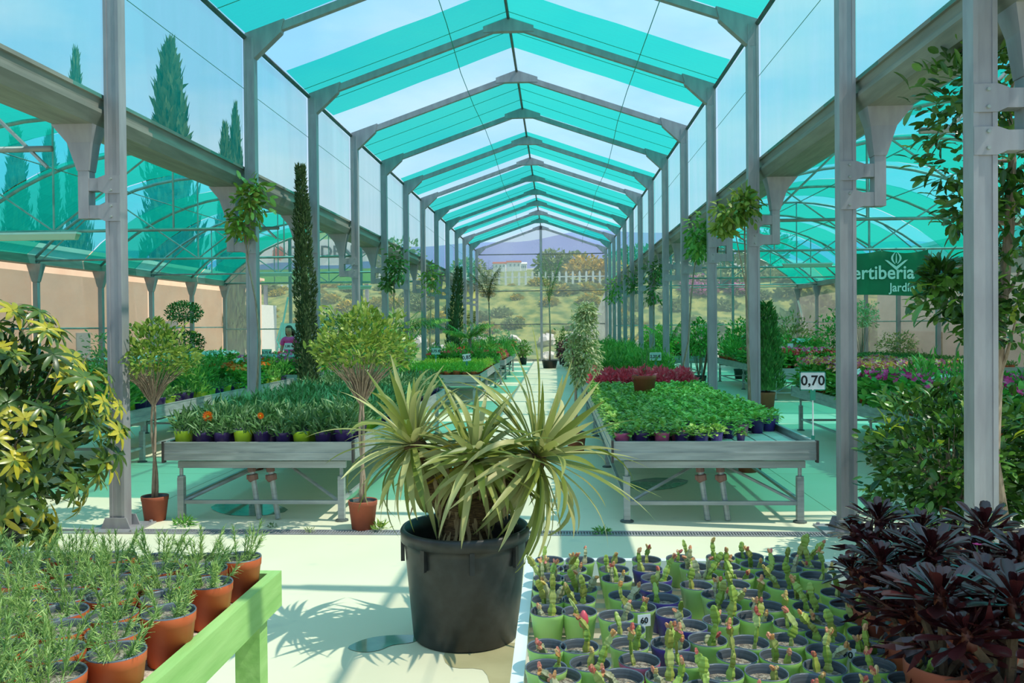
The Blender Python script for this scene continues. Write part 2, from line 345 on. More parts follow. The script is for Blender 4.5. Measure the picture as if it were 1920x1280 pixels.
def plate_mesh():
    mb = MB(); mb.box((-.2, -.19, 0), (.2, .19, .014))
    for s in (-1, 1):
        V = [(-.12, s*.075-.006, .014), (.12, s*.075-.006, .014), (.085, s*.075-.006, .1), (-.085, s*.075-.006, .1)]
        V += [(a, b+.012, c) for a, b, c in V]; mb.add(V, [(0, 1, 2, 3), (7, 6, 5, 4), (0, 4, 5, 1), (1, 5, 6, 2), (2, 6, 7, 3), (3, 7, 4, 0)])
    for a in (-.17, .17):
        for b in (-.16, .16): mb.lathe([(.014, .014), (.014, .03), (0, .03)], 6, (a, b, 0))
    return mb.mesh('base_plate', STEEL)
PLATEM = plate_mesh()
def bracket_mesh(s):
    """column beside the post, two arms bolted to it, flared head under the gutter; s = outward direction"""
    mb = MB(); bx = lambda x0, x1, y0, y1, z0, z1: mb.box((min(s*x0, s*x1), y0, z0), (max(s*x0, s*x1), y1, z1))
    bx(.20, .285, -.05, .05, 2.48, 3.0)
    bx(.03, .21, -.045, .045, 2.70, 2.80); bx(.03, .21, -.045, .045, 2.48, 2.585)
    for z in (2.75, 2.53):
        bx(-.06, .06, -.062, -.052, z-.075, z+.07)
        V = [(s*.06, -.062, z-.075), (s*.115, -.062, z-.05), (s*.115, -.062, z+.05), (s*.06, -.062, z+.07)]; V += [(a, -.05, c) for a, b, c in V]
        mb.add(V, [(0, 1, 2, 3), (7, 6, 5, 4), (0, 4, 5, 1), (1, 5, 6, 2), (2, 6, 7, 3), (3, 7, 4, 0)])
    a = [(.195, -.055, 2.86), (.29, -.055, 2.86), (.29, .055, 2.86), (.195, .055, 2.86)]; b = [(.13, -.1, 3.22), (.47, -.1, 3.22), (.47, .1, 3.22), (.13, .1, 3.22)]; m_ = [(.165, -.07, 3.08), (.36, -.07, 3.08), (.36, .07, 3.08), (.165, .07, 3.08)]
    V = [(s*x_, y_, z_) for x_, y_, z_ in a+m_+b]; mb.add(V, [(i, (i+1) % 4, 4+(i+1) % 4, 4+i) for i in range(4)]+[(4+i, 4+(i+1) % 4, 8+(i+1) % 4, 8+i) for i in range(4)]+[(0, 3, 2, 1), (8, 9, 10, 11)])
    return mb.mesh('gutter_bracket', STEEL)
def bolt_mesh():
    mb = MB(); n = 8; a = np.arange(n)*2*math.pi/n
    V = [(.011*math.cos(t), 0, .011*math.sin(t)) for t in a]+[(.009*math.cos(t), -.012, .009*math.sin(t)) for t in a]
    mb.add(V, [(i, (i+1) % n, n+(i+1) % n, n+i) for i in range(n)]+[tuple(range(n, 2*n))]); return mb.mesh('bolt', TUBE)
BOLTM = bolt_mesh()
for side, X, s in (('left', XL+.045, -1), ('right', XR-.055, 1)):
    mb = MB(); xo = X+s*.30                                        # the gutter: an upright channel with lips, running the whole length
    xa = X+s*.08; xb = X+s*.5
    prof = [(xa, GZT), (xa, GZT-.03), (xa+s*.03, GZT-.035), (xa+s*.03, GZB+.13), (xa, GZB+.12), (xa, GZB+.09), (xa+s*.05, GZB), (xb-s*.05, GZB), (xb, GZB+.1), (xb, GZT-.02), (xb-s*.012, GZT-.02), (xb-s*.06, GZB+.012), (xa+s*.06, GZB+.012), (xa+s*.012, GZT)]
    if s < 0: pass
    k = len(prof); V = [(p[0], Y0, p[1]) for p in prof]+[(p[0], YE+.4, p[1]) for p in prof]
    mb.add(V, [(i, (i+1) % k, k+(i+1) % k, k+i) for i in range(k)]); wall = struct('wall_'+side, mb.mesh('wall_'+side, GUTM))
    BRK = bracket_mesh(s)
    for i, y in enumerate(FR):
        p = struct('post', POSTM, wall, loc=(X, y, 0))
        struct('base_plate', PLATEM, p)
        b = struct('gutter_bracket', BRK, wall, loc=(X, y, 0))
        if y < 18:
            for z in (2.79, 2.70, 2.575, 2.49): struct('bolt', BOLTM, b, loc=(0.01*s, -.062, z))
    fy = [Y0]+FR
    for i in range(len(fy)-1):                                      # one sheet of film per bay
        mb = MB(); xf = X+s*.085; n = 6
        V = []; 
        for a in range(n+1):
            yy = fy[i]+(fy[i+1]-fy[i])*a/n
            for z in (GZT-.03, 4.2, ZE-.02): V.append((xf+s*.012*math.sin(a*1.7+i), yy, z))
        mb.add(V, [(a*3+b_, a*3+b_+1, (a+1)*3+b_+1, (a+1)*3+b_) for a in range(n) for b_ in range(2)])
        struct('film_sheet', mb.mesh('film_sheet', FILMW), wall)
    mb = MB(); mb.tube([(X+s*.05, Y0, ZE-.01), (X+s*.05, YE, ZE-.01)], .028, 6); struct('eave_rail', mb.mesh('eave_rail', DARKST), wall)
    mb = MB(); mb.tube([(X+s*.06, Y0, 4.35), (X+s*.06, YE, 4.35)], .004, 4); struct('film_wire', mb.mesh('film_wire', TEALF), wall)
# centre roof
mb = MB(); mb.tube([(XM, Y0, ZR+.02), (XM, YE, ZR+.02)], .022, 6); ceil = struct('ceiling', mb.mesh('ceiling', DARKST))
def rafter(s):
    xe = XL+.01 if s < 0 else XR-.01
    mb = MB(); mb.beam((xe, 0, ZE-.03), (XM, 0, ZR-.05), .075, .09); return mb.mesh('rafter', STEEL)
def gusset(s):
    xe = XL if s < 0 else XR; k = -s; sl = (ZR-ZE)/(XM-XL) if s < 0 else (ZR-ZE)/(XR-XM)
    pts = [(xe, ZE-.26), (xe+k*.1, ZE-.26), (xe+k*.42, ZE-.11+.42*sl), (xe+k*.46, ZE+.03+.46*sl), (xe+k*.0, ZE+.035)]
    V = [(x_, -.052, z_) for x_, z_ in pts]+[(x_, .052, z_) for x_, z_ in pts]; n = 5
    mb = MB(); mb.add(V, [tuple(range(n)), tuple(range(n, 2*n))[::-1]]+[(i, n+i, n+(i+1) % n, (i+1) % n) for i in range(n)]); return mb.mesh('corner_gusset', STEEL)
def ridgep():
    pts = [(-.34, -.16), (-.12, -.16), (.12, -.16), (.34, -.16), (.34, -.07), (0, .045), (-.34, -.07)]
    pts = [(-.15, -.165), (.15, -.165), (.36, -.175), (.36, -.085), (0, .04), (-.36, -.085), (-.36, -.175)]
    V = [(XM+a, -.05, ZR+b) for a, b in pts]+[(XM+a, .05, ZR+b) for a, b in pts]; n = 7
    mb = MB(); mb.add(V, [tuple(range(n)), tuple(range(n, 2*n))[::-1]]+[(i, n+i, n+(i+1) % n, (i+1) % n) for i in range(n)]); return mb.mesh('ridge_plate', STEEL)
RAF = [rafter(-1), rafter(1)]; GUS = [gusset(-1), gusset(1)]; RDG = ridgep()
for y in FR:
    for m in RAF: struct('rafter', m, ceil, loc=(0, y, 0))
    for m in GUS: struct('corner_gusset', m, ceil, loc=(0, y, 0))
    struct('ridge_plate', RDG, ceil, loc=(0, y, 0))
NETS = [(7.05, 9.55), (10.96, 13.32), (14.75, 17.15), (19.1, 21.55), (22.9, 25.3), (25.75, 28.2), (29.0, 31.3), (32.4, 34.9)]
def sheet(x0, z0, x1, z1, ya, yb, sag=.02, nx=6, ny=4, lift=.05):
    V = []
    for a in range(nx+1):
        for b in range(ny+1):
            t = a/nx; q = b/ny; V.append((x0+(x1-x0)*t, ya+(yb-ya)*q+.015*math.sin(a*2.3+ya), z0+(z1-z0)*t+lift-sag*math.sin(math.pi*q)))
    return V, [(a*(ny+1)+b, a*(ny+1)+b+1, (a+1)*(ny+1)+b+1, (a+1)*(ny+1)+b) for a in range(nx) for b in range(ny)]
edges = []
last = Y0
for a, b in NETS:
    if a > last: edges.append((last, a, 0))
    edges.append((a, b, 1)); last = b
edges.append((last, YE, 0))
for a, b, k in edges:
    for xe in (XL, XR):
        mb = MB(); V, F = sheet(xe, ZE, XM, ZR, a, b); mb.add(V, F)
        struct('shade_net_strip' if k else 'film_sheet', mb.mesh('sheet', NET if k else FILMR), ceil)
        if k:                                                       # sewn seams of the net
            mb = MB()
            for q in (.33, .66):
                yy = a+(b-a)*q; mb.tube([(xe, yy, ZE+.028), ((xe+XM)/2, yy+.02, (ZE+ZR)/2+.026), (XM, yy, ZR+.03)], .0045, 4)
            struct('net_seam', mb.mesh('net_seam', TEALF), ceil)
for xw in (-1.42, 1.15):                                            # cords that hold the nets down
    zt = ZR-abs(xw-XM)*(.352 if xw < XM else .35)-.14
    mb = MB(); mb.tube([(xw+.04*math.sin(i*1.3), Y0+i*2., zt+.02*math.sin(i*2.1)) for i in range(21)], .006, 4); struct('net_cord', mb.mesh('net_cord', TEALF), ceil)
# vaulted side roofs
VN = [(a-.35, b-.4) for a, b in NETS]
for side, xa, xb, in (('left', XL-.38, XOL), ('right', XR+.4, XOR)):
    YS = YEND[side]
    def arch(t, zp=4.72):
        z = (3.34*(1-t)+3.12*t)+(zp-3.23)*(1-(2*t-1)**2)**.9; return xa+(xb-xa)*t, z
    mb = MB(); s = -1 if side == 'left' else 1                      # the outer gutter carries the vault
    mb.box((min(xb, xb+s*.3), Y0, 2.98), (max(xb, xb+s*.3), YS, 3.16)); vault = struct('ceiling_'+side, mb.mesh('ceiling_'+side, GUTM))
    pts = [arch(i/16) for i in range(17)]
    mb = MB(); mb.tube([(x_, 0, z_) for x_, z_ in pts], .032, 6); AM = mb.mesh('arch_tube', TUBE, True)
    zt = 3.05
    mt = MB(); mt.tube([(xa+(.1 if s > 0 else -.1), 0, zt), (xb, 0, zt)], .026, 6); TM = mt.mesh('tie_bar', TUBE, True)
    mid = (xa+xb)/2; web = []
    for t0, t1 in (((mid, zt), arch(.5)), ((mid, zt), arch(.24)), ((mid, zt), arch(.76)), ((xa+(xb-xa)*.02, 2.9), arch(.24)), ((xb, 2.95), arch(.8)), ((xa+(xb-xa)*.24, zt), arch(.24)), ((xa+(xb-xa)*.76, zt), arch(.76))):
        m = MB(); m.tube([(t0[0], 0, t0[1]), (t1[0], 0, t1[1])], .016, 5); web.append(m.mesh('truss_strut', TUBE))
    for i, y in enumerate(FR):
        if y > YS+.1: continue
        struct('arch_tube', AM, vault, loc=(0, y, 0))
        if y in (4.49, 6.52) or i % 2 == 0:
            if i > 1:
                struct('tie_bar', TM, vault, loc=(0, y, 0))
                for m in web: struct('truss_strut', m, vault, loc=(0, y, 0))
    e2 = []; last = Y0
    for a, b in VN:
        if a > last: e2.append((last, a, 0))
        e2.append((max(a, last), b, 1)); last = b
    e2.append((last, YE, 0))
    for a, b, k in e2:
        b = min(b, YS)
        if a >= b-.05: continue
        mb = MB(); V = []
        for i in range(17):
            x_, z_ = arch(i/16)
            for q in range(3): V.append((x_, a+(b-a)*q/2+.03*math.sin(i*.9+a), z_+.04-(.02 if q == 1 else 0)))
        mb.add(V, [(i*3+q, i*3+q+1, (i+1)*3+q+1, (i+1)*3+q) for i in range(16) for q in range(2)])
        struct('shade_net_strip' if k else 'film_sheet', mb.mesh('sheet', VNET if k else (FILMR if b < 7.2 else VFILM)), vault)  # nearest plain sheets made clear so warm sun reaches the cactus bench
    for t in (.3, .5, .7):                                          # purlins along the vault
        x_, z_ = arch(t); mb = MB(); mb.tube([(x_, Y0, z_-.03), (x_, YS, z_-.03)], .012, 5); struct('purlin', mb.mesh('purlin', TUBE), vault)
# outer side walls: posts, rails and grey net
for side, X, s in (('left_outer', XOL, -1), ('right_outer', XOR, 1)):
    YS = YEND[side.split('_')[0]]; FS = [y for y in FR if y < YS+.1]
    mb = MB(); mb.box((X-.04, Y0, 0), (X+.04, YS, .12)); wall = struct('wall_'+side, mb.mesh('w', GUTM))
    mp = MB(); mp.box((-.05, -.05, 0), (.05, .05, 2.98)); V = [(-.06, -.06, 2.6), (.06, -.06, 2.6), (.06, .06, 2.6), (-.06, .06, 2.6), (-.16, -.09, 2.98), (.16, -.09, 2.98), (.16, .09, 2.98), (-.16, .09, 2.98)]
    mp.add(V, [(0, 1, 5, 4), (1, 2, 6, 5), (2, 3, 7, 6), (3, 0, 4, 7)]); PM = mp.mesh('post', STEEL)
    for y in FS+[-.5]: struct('post', PM, wall, loc=(X, y, 0))
    for z in (1.62,): mb = MB(); mb.tube([(X+s*.05, Y0, z), (X+s*.05, YS, z)], .02, 5); struct('rail', mb.mesh('rail', TUBE), wall)
    fy = [Y0]+FS[::2]+([YS] if FS[::2][-1] < YS else [])
    for i in range(len(fy)-1):
        mb = MB(); V = [(X+s*(.09+.02*math.sin(a*1.1+i)), fy[i]+(fy[i+1]-fy[i])*a/4, z) for a in range(5) for z in (.1, 1.5, 2.82 if s < 0 else 2.95)]
        mb.add(V, [(a*3+b, a*3+b+1, (a+1)*3+b+1, (a+1)*3+b) for a in range(4) for b in range(2)]); struct('side_net_sheet', mb.mesh('side_net_sheet', OUTN), wall)
# end wall of the centre nave
mb = MB(); mb.box((XL, YE-.04, 0), (XR, YE+.04, .1)); wall = struct('wall_back', mb.mesh('wall_back', GUTM))
for z in (1.64, 3.12, 4.74):
    for xa, xb in ((XL, XM-.05), (XM+.05, XR)): mb = MB(); mb.tube([(xa, YE, z), (xb, YE, z)], .022, 5); struct('rail', mb.mesh('rail', DARKST), wall)
mb = MB(); mb.box((XM-.055, YE-.05, 0), (XM+.055, YE+.05, ZR)); struct('post', mb.mesh('post', STEEL), wall)
for x0, x1, zs in ((XL, XM, (4.95, 5.97)), (XM, XR, (5.97, 4.95))):
    for za, zb in ((.1, 1.64), (1.64, 3.12), (3.12, None)):
        mb = MB(); yy = YE+.03
        if zb: mb.add([(x0, yy, za), (x1, yy, za), (x1, yy, zb), (x0, yy, zb)], [(0, 1, 2, 3)])
        else: mb.add([(x0, yy, za), (x1, yy, za), (x1, yy, zs[1]), (x0, yy, zs[0])], [(0, 1, 2, 3)])
        struct('back_net_sheet', mb.mesh('back_net_sheet', BACKN), wall)
for side, xa, xb, xp in (('left', XL-.05, XOL, (-8.7, -6.35)), ('right', XR+.05, XOR, (4.7, 7.2))):
    YS = YEND[side]; mb = MB(); mb.box((min(xa, xb), YS-.04, 0), (max(xa, xb), YS+.04, .1)); wl = struct('wall_back_'+side, mb.mesh('w', GUTM))
    for z in (1.55, 3.07): mb = MB(); mb.tube([(xa, YS, z), (xb, YS, z)], .022, 5); struct('rail', mb.mesh('rail', TUBE), wl)
    for x_ in xp: mb = MB(); mb.box((x_-.045, YS-.045, 0), (x_+.045, YS+.045, 4.5)); struct('post', mb.mesh('post', STEEL), wl)
    mb = MB(); n = 12; V = []; yy = YS+.03
    for i in range(n+1):
        t = i/n; V += [(xa+(xb-xa)*t, yy, .1), (xa+(xb-xa)*t, yy, 3.2+1.49*(1-(2*t-1)**2)**.9)]
    mb.add(V, [(i*2, i*2+1, i*2+3, i*2+2) for i in range(n)]); struct('back_net_sheet', mb.mesh('back_net_sheet', BACKN), wl)
mb = MB(); mb.beam((GY(1499, 562, 34)[0], 34.2, 2.5), (GY(1519, 633, 34)[0], 34.2, .95), .06, .06); struct('white_brace', mb.mesh('white_brace', WHITE), wall)
# ================================================================== OUTSIDE
mb = MB(); n = 60; V = []
def hill(x, y):
    t = min(max((y-38.2)/15., 0), 1); t = t*t*(3-2*t); z = -.05+t*4.25+max(0, y-53)*.055+max(0, y-150)*.02
    return z+(.18*math.sin(x*.31+y*.2)+.14*math.sin(x*.9+1.3)+.12*math.sin(y*.8+x*.5))*min(t*1.5, 1)
ya = np.concatenate([np.linspace(-20, 37.6, 6), np.linspace(38.2, 60, 34), np.linspace(64, 420, 26)]); xa_ = np.linspace(-1, 1, 81)
for y in ya:
    for x in xa_: xx = x*(60+max(0, y-30)*.9); V.append((xx, y, hill(xx, y) if y > 38 else (-.32 if y < 20 else -.06)))
nx = len(xa_); mb.add(V, [(j*nx+i, j*nx+i+1, (j+1)*nx+i+1, (j+1)*nx+i) for j in range(len(ya)-1) for i in range(nx-1)])
GRASSM = mat('grassy_bank', '#4c6a34', '#929650', rough=.95, scale=1.6, bump=.8, lo=.38, hi=.62)
o = struct('hillside', mb.mesh('hillside', GRASSM, True)); 
def ridge(name, y, pts, h0, m):
    mb = MB(); k = len(pts); V = [(x, y, h0) for x, z in pts]+[(x, y+60, z) for x, z in pts]+[(x, y+200, h0) for x, z in pts]
    mb.add(V, [(i, i+1, k+i+1, k+i) for i in range(k-1)]+[(k+i, k+i+1, 2*k+i+1, 2*k+i) for i in range(k-1)]); return struct(name, mb.mesh(name, m, True))
MTN = mat('blue_grey_mountain', '#6f7cab', '#8590b8', rough=1, scale=.01)  # distance haze painted into the blue-grey base colour
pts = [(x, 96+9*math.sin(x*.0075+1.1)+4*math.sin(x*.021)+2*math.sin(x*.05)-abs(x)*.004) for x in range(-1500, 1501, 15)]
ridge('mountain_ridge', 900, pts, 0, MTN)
MTN2 = mat('hazy_green_foothill', '#8f9aa0', '#a5aaa0', rough=1, scale=.02)  # green greyed by haze painted into the colour
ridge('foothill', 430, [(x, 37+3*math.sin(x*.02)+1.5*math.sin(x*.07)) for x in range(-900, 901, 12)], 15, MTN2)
def bushmesh(n, r, h, L_, W_, m, seed, prof=LP3):
    rg = np.random.default_rng(seed); mb = MB(); P, D = dome(n, r, h, h*.35, rg, .5, -.5)
    P = P+nrm(rg.normal(size=P.shape))*.12*r; leafset(mb, P, D, rg.normal(size=P.shape), L_*rg.uniform(.6, 1.2, len(P)), W_, prof, .15); return mb.mesh('foliage', m)
GB = [bushmesh(420, .8, .6, .34, .2, m, i) for i, m in enumerate((GORSE, SHRUBG, SHRUBG, PINKB, TREEG))]
names = {0: ('yellow flowering gorse bush on the bank behind the greenhouse', 'gorse_bush', 'yellow gorse on the bank'), 1: ('grey-green shrub on the bank behind the greenhouse', 'bank_shrub', 'green shrubs on the bank'), 2: ('grey-green shrub on the bank behind the greenhouse', 'bank_shrub', 'green shrubs on the bank'), 3: ('pink flowering bush on the bank behind the right nave', 'pink_flowering_bush', 'pink bushes on the bank'), 4: ('dark green shrub on the bank behind the right nave', 'dark_shrub', 'dark shrubs on the bank')}
rg = np.random.default_rng(3)
def bank(k, x, y, sc):
    nm = names[k]; o = obj(nm[1], GB[k], None, (x, y, hill(x, y)-.1), rg.random()*6); o.scale = (sc, sc, sc*.8); tag(o, nm[0], 'bush', nm[2])
for i in range(120):
    x = rg.uniform(-20, 5); y = rg.uniform(42, 53); bank(0 if rg.random() < .5 else 1, x, y, rg.uniform(.3, .85))
for i in range(60): bank(1 if i % 3 else 4, rg.uniform(3, 20), rg.uniform(41, 55), rg.uniform(.4, 1.1))
for i, (u, v) in enumerate([(1312, 556), (1325, 562), (1300, 566), (1340, 556), (1372, 552), (1318, 592), (1335, 588), (1385, 555)]):
    p = GY(u, v, 49); bank(3, p[0], 49+.3*i % 2, .8)
for i in range(5): bank(4, 10.5+1.6*i, 40.5+(i % 2)*2, 2.1)
ROCKS = mat('pale_limestone', '#bdb5ac', '#e6dfda', rough=.9, scale=3, bump=.5)
def rockmesh(seed):
    rg = np.random.default_rng(seed); pr = [(0, -.3), (.5, -.2), (.72, .1), (.6, .4), (.28, .6), (0, .64)]; mb = MB(); mb.lathe(pr, 7)
    mb.V[0] = mb.V[0]*(1+.25*rg.normal(size=mb.V[0].shape)*.6); return mb.mesh('rock', ROCKS)
RK = [rockmesh(i) for i in range(4)]
for i in range(90):
    x = rg.uniform(-18, 15); y = rg.uniform(38.6, 42.2); o = obj('rock', RK[i % 4], None, (x, y, max(hill(x, y), 0)+.05), (rg.random(), rg.random(), rg.random()*6)); o.scale = (rg.uniform(.25, .7),)*3
    tag(o, 'pale limestone rock at the foot of the bank behind the greenhouse', 'rock', 'limestone rocks at the foot of the bank')
mb = MB(); c_ = GY(1122, 610, 39.5); V = [(-.9, 0, -.6), (.9, .2, -.6), (1.0, .1, 2.6), (.35, .1, 2.9), (-.2, 0, 1.6), (-.75, 0, .3)]; V = [(a, b+.02*i, c) for i, (a, b, c) in enumerate(V)]; V2 = [(a*.9, b+.8, c*.95) for a, b, c in V]
mb.add(V+V2, [(0, 1, 2, 3, 4, 5), (11, 10, 9, 8, 7, 6)]+[(i, 6+i, 6+(i+1) % 6, (i+1) % 6) for i in range(6)]); o = obj('boulder', mb.mesh('boulder', ROCKS), None, (c_[0], 39.5, .3)); tag(o, 'tall pale slanted boulder behind the variegated fig tree, beyond the end wall', 'rock')
# white picket fence on the bank
mb = MB(); mb.box((-2.4, -.03, .5), (2.4, .0, .62)); RAILM = mb.mesh('rail', WHITE); mb = MB(); mb.add([(-.07, -.05, -.3), (.07, -.05, -.3), (.07, -.05, 1.0), (0, -.05, 1.18), (-.07, -.05, 1.0), (-.07, -.02, -.3), (.07, -.02, -.3), (.07, -.02, 1.0), (0, -.02, 1.18), (-.07, -.02, 1.0)], [(0, 1, 2, 3, 4), (9, 8, 7, 6, 5)]+[(i, 5+i, 5+(i+1) % 5, (i+1) % 5) for i in range(5)]); PKM = mb.mesh('picket', WHITE)
for k in range(5):
    xc = -17.4+4.85*k; t = thing('picket_fence', ['leftmost length of white picket fence on the bank, below the billboard', 'second length of white picket fence from the left on the bank', 'middle length of white picket fence on the bank', 'white picket fence length left of the end wall post', 'rightmost white picket fence length, in front of the yellow blossom tree'][k], 'fence', (xc, 55, 4.42), 0); t.scale = (1, 1, .62)
    obj('rail', RAILM, t)
    for i in range(11): obj('picket', PKM, t, (-2.2+.44*i, 0, 0))
# trees behind the fence
def tree(name, label, x, y, z0, r, h, m, n=1400, L_=.32, seed=1, trunk=1.5):
    t = thing(name, label, 'tree', (x, y, z0)); rg = np.random.default_rng(seed); mb = MB(); P = []; D = []
    for k in range(7):
        c = rg.uniform(-.55, .55, 3)*np.array([r, r, h*.5])+np.array([0, 0, trunk+h*.5]); p, d = dome(n//7, r*.6, h*.36, 0, rg, .5, -.8); P.append(p+c); D.append(d)
    P = np.concatenate(P); D = np.concatenate(D); leafset(mb, P, D, rg.normal(size=P.shape), L_*rg.uniform(.6, 1.2, len(P)), L_*.6, LP3, .15); obj('foliage', mb.mesh('foliage', m), t)
    mb = MB(); mb.tube([(0, 0, -.3), (.1, 0, trunk), (0, .1, trunk+h*.5)], [.16, .12, .05]); obj('trunk', mb.mesh('trunk', BARKD), t); return t
q = GY(1112, 505, 62); tree('blossom_tree', 'yellow blossoming tree behind the right end of the fence', q[0], 62, 4.0, 2.2, 1.9, TREEY, 1700, .34, 2, .7)
q = GY(1052, 505, 64); tree('garden_tree', 'olive green tree left of the yellow blossoming tree', q[0], 64, 4.0, 1.9, 2.3, SHRUBG, 1500, .36, 3, .7)
q = GY(1190, 500, 66); tree('garden_tree', 'green tree right of the yellow blossoming tree', q[0], 66, 4.2, 2.4, 2.4, TREEG, 1200, .36, 4, .8)
q = GY(870, 520, 62); tree('garden_tree', 'low green tree behind the fence beside the left end post', q[0], 62, 4.3, 1.6, 1.6, SHRUBG, 700, .3, 5, .5)
for i, (u, lab) in enumerate(((1330, 'second green tree behind the right nave'), (1420, 'tall green tree behind the right nave with bare lower part'), (735, 'green tree behind the left nave beside the billboard'))):
    q = GY(u, 500, 60); tree('garden_tree', lab, q[0], 60, 4, 2.6, 3.2, TREEG if i < 2 else SHRUBG, 1200, .36, 6+i, .8)
# village
for i, (u, v, ww, hh, lab) in enumerate(((936, 496, 8, 3.4, 'white house with red roof, leftmost in the village'), (963, 494, 9, 4, 'white house with red roof in the middle of the village'), (980, 497, 5, 4.6, 'narrow white house, rightmost in the village'), (950, 507, 10, 2.6, 'low white house below the red roofs of the village'))):
    yv = 322+9*i; p = GY(u, v, yv); t = thing('village_house', lab, 'house', (p[0], yv, p[2]-hh*.5)); t.scale = (.62,)*3
    mb = MB(); mb.box((-ww/2, 0, -2), (ww/2, 6, hh)); obj('wall', mb.mesh('wall', WHITE), t)
    mb = MB(); a = ww/2+.3; V = [(-a, -.3, hh), (a, -.3, hh), (a, 6.3, hh), (-a, 6.3, hh), (-a, 3, hh+1.3), (a, 3, hh+1.3)]; mb.add(V, [(0, 1, 5, 4), (2, 3, 4, 5), (0, 4, 3), (1, 2, 5), (0, 3, 2, 1)]); obj('roof', mb.mesh('roof', TERRAD if i != 2 else WHITE), t)
    for k in (-.28, .02, .3): mb = MB(); mb.box((ww*k, -.05, hh*.4), (ww*k+.9, 0, hh*.75)); obj('window', mb.mesh('window', WINM), t)
# cypresses outside the left wall
def cypress_mesh(h, r, n, L_, seed, lumps=5):
    rg = np.random.default_rng(seed); mb = MB(); t = rg.random(n)**.85; th = rg.random(n)*6.283
    R = r*np.clip(np.minimum(t*7+.35, 1)*(1-t)**.62*1.12, .03, 1)*(1+.16*np.sin(th*3+t*lumps*6)+.1*rg.normal(size=n)); R *= rg.uniform(.62, 1, n)
    P = np.stack([R*np.cos(th), R*np.sin(th), t*h], 1); D = np.stack([.4*np.cos(th), .4*np.sin(th), np.full(n, 1.)], 1)+rg.normal(size=(n, 3))*.25
    leafset(mb, P, D, np.stack([np.cos(th), np.sin(th), 0*th], 1)+rg.normal(size=(n, 3))*.4, L_*rg.uniform(.6, 1.3, n), L_*.42, LP3, .05)
    prof = [(r*.7*min(k/8*7+.35, 1)*(1-k/8)**.62+.001, h*k/8*.96+.02*h) for k in range(9)]; mb.lathe(prof, 10); return mb.mesh('foliage', CYPR)
CY = [cypress_mesh(1., .15, 2600, .05, 11), cypress_mesh(1., .16, 2600, .05, 12, 8)]
YC = 34.
for i, (u, vt, ww, lab) in enumerate(((142, 112, 34, 'dark cypress outside, alone left of the tallest one'), (318, 95, 74, 'tallest broad cypress outside the left wall film'), (422, 246, 32, 'shorter of the paired cypresses outside the left wall film'), (441, 212, 30, 'taller slim cypress of the pair outside the left wall film'), (30, 255, 44, 'cypress outside seen through the left vault, nearest the left edge'), (92, 262, 40, 'cypress outside seen through the left vault, second from the left'))):
    p = GY(u, vt, YC+i % 2); t = thing('cypress_tree', lab, 'tree', (p[0], YC+i % 2, -.1)); f = obj('foliage', CY[i % 2], t); f.scale = (ww/1567*YC*2.9/.62, ww/1567*YC*2.9/.62, p[2]+.1) if False else (ww*YC/1567/.3*1.6, ww*YC/1567/.3*1.6, p[2]+.1)
    mb = MB(); mb.tube([(0, 0, 0), (0, 0, 1.2)], .16); obj('trunk', mb.mesh('trunk', BARKD), t)
# buildings beside the greenhouse
mb = MB(); bt = thing('pink_building', 'long pink stucco building beyond the left side net', 'building', (-13.6, 0, 0))
mb.box((-5, -6, -.3), (0, 38, 3.75)); obj('wall', mb.mesh('wall', PINKW), bt)
mb = MB(); mb.box((-5.1, -6, 3.75), (.12, 38.1, 3.87)); obj('coping', mb.mesh('coping', PINKW), bt)
for yy in (27.2,): mb = MB(); mb.box((-.03, yy, .2), (.03, yy+1.3, 1.55)); obj('door', mb.mesh('door', WINM), bt); mb = MB(); mb.box((0, yy-.2, 1.55), (.3, yy+1.6, 1.85)); obj('awning', mb.mesh('awning', STEEL), bt)
for yy in (18.5, 23.0): mb = MB(); mb.box((-.03, yy, .7), (.03, yy+.7, 1.5)); obj('window', mb.mesh('window', WINM), bt)
mb = MB(); bt2 = thing('white_building', 'bright white building end seen behind the left nave', 'building', (GY(462, 600, 38.4)[0], 38.6, 0))
mb.box((-.9, 0, -.3), (.35, 3, 2.7)); obj('wall', mb.mesh('wall', WHITE), bt2); mb = MB(); mb.box((-.3, -.03, .9), (.1, .02, 1.6)); obj('window', mb.mesh('window', WINM), bt2)
mb = MB(); bt = thing('tan_building', 'long tan stucco building beyond the right side net', 'building', (12.4, 0, 0))
mb.box((0, -6, -.3), (5, 33, 4.1)); obj('wall', mb.mesh('wall', TANW), bt)
mb = MB(); mb.box((-.12, -6, 4.1), (5.1, 33.1, 4.22)); obj('coping', mb.mesh('coping', TANW), bt)
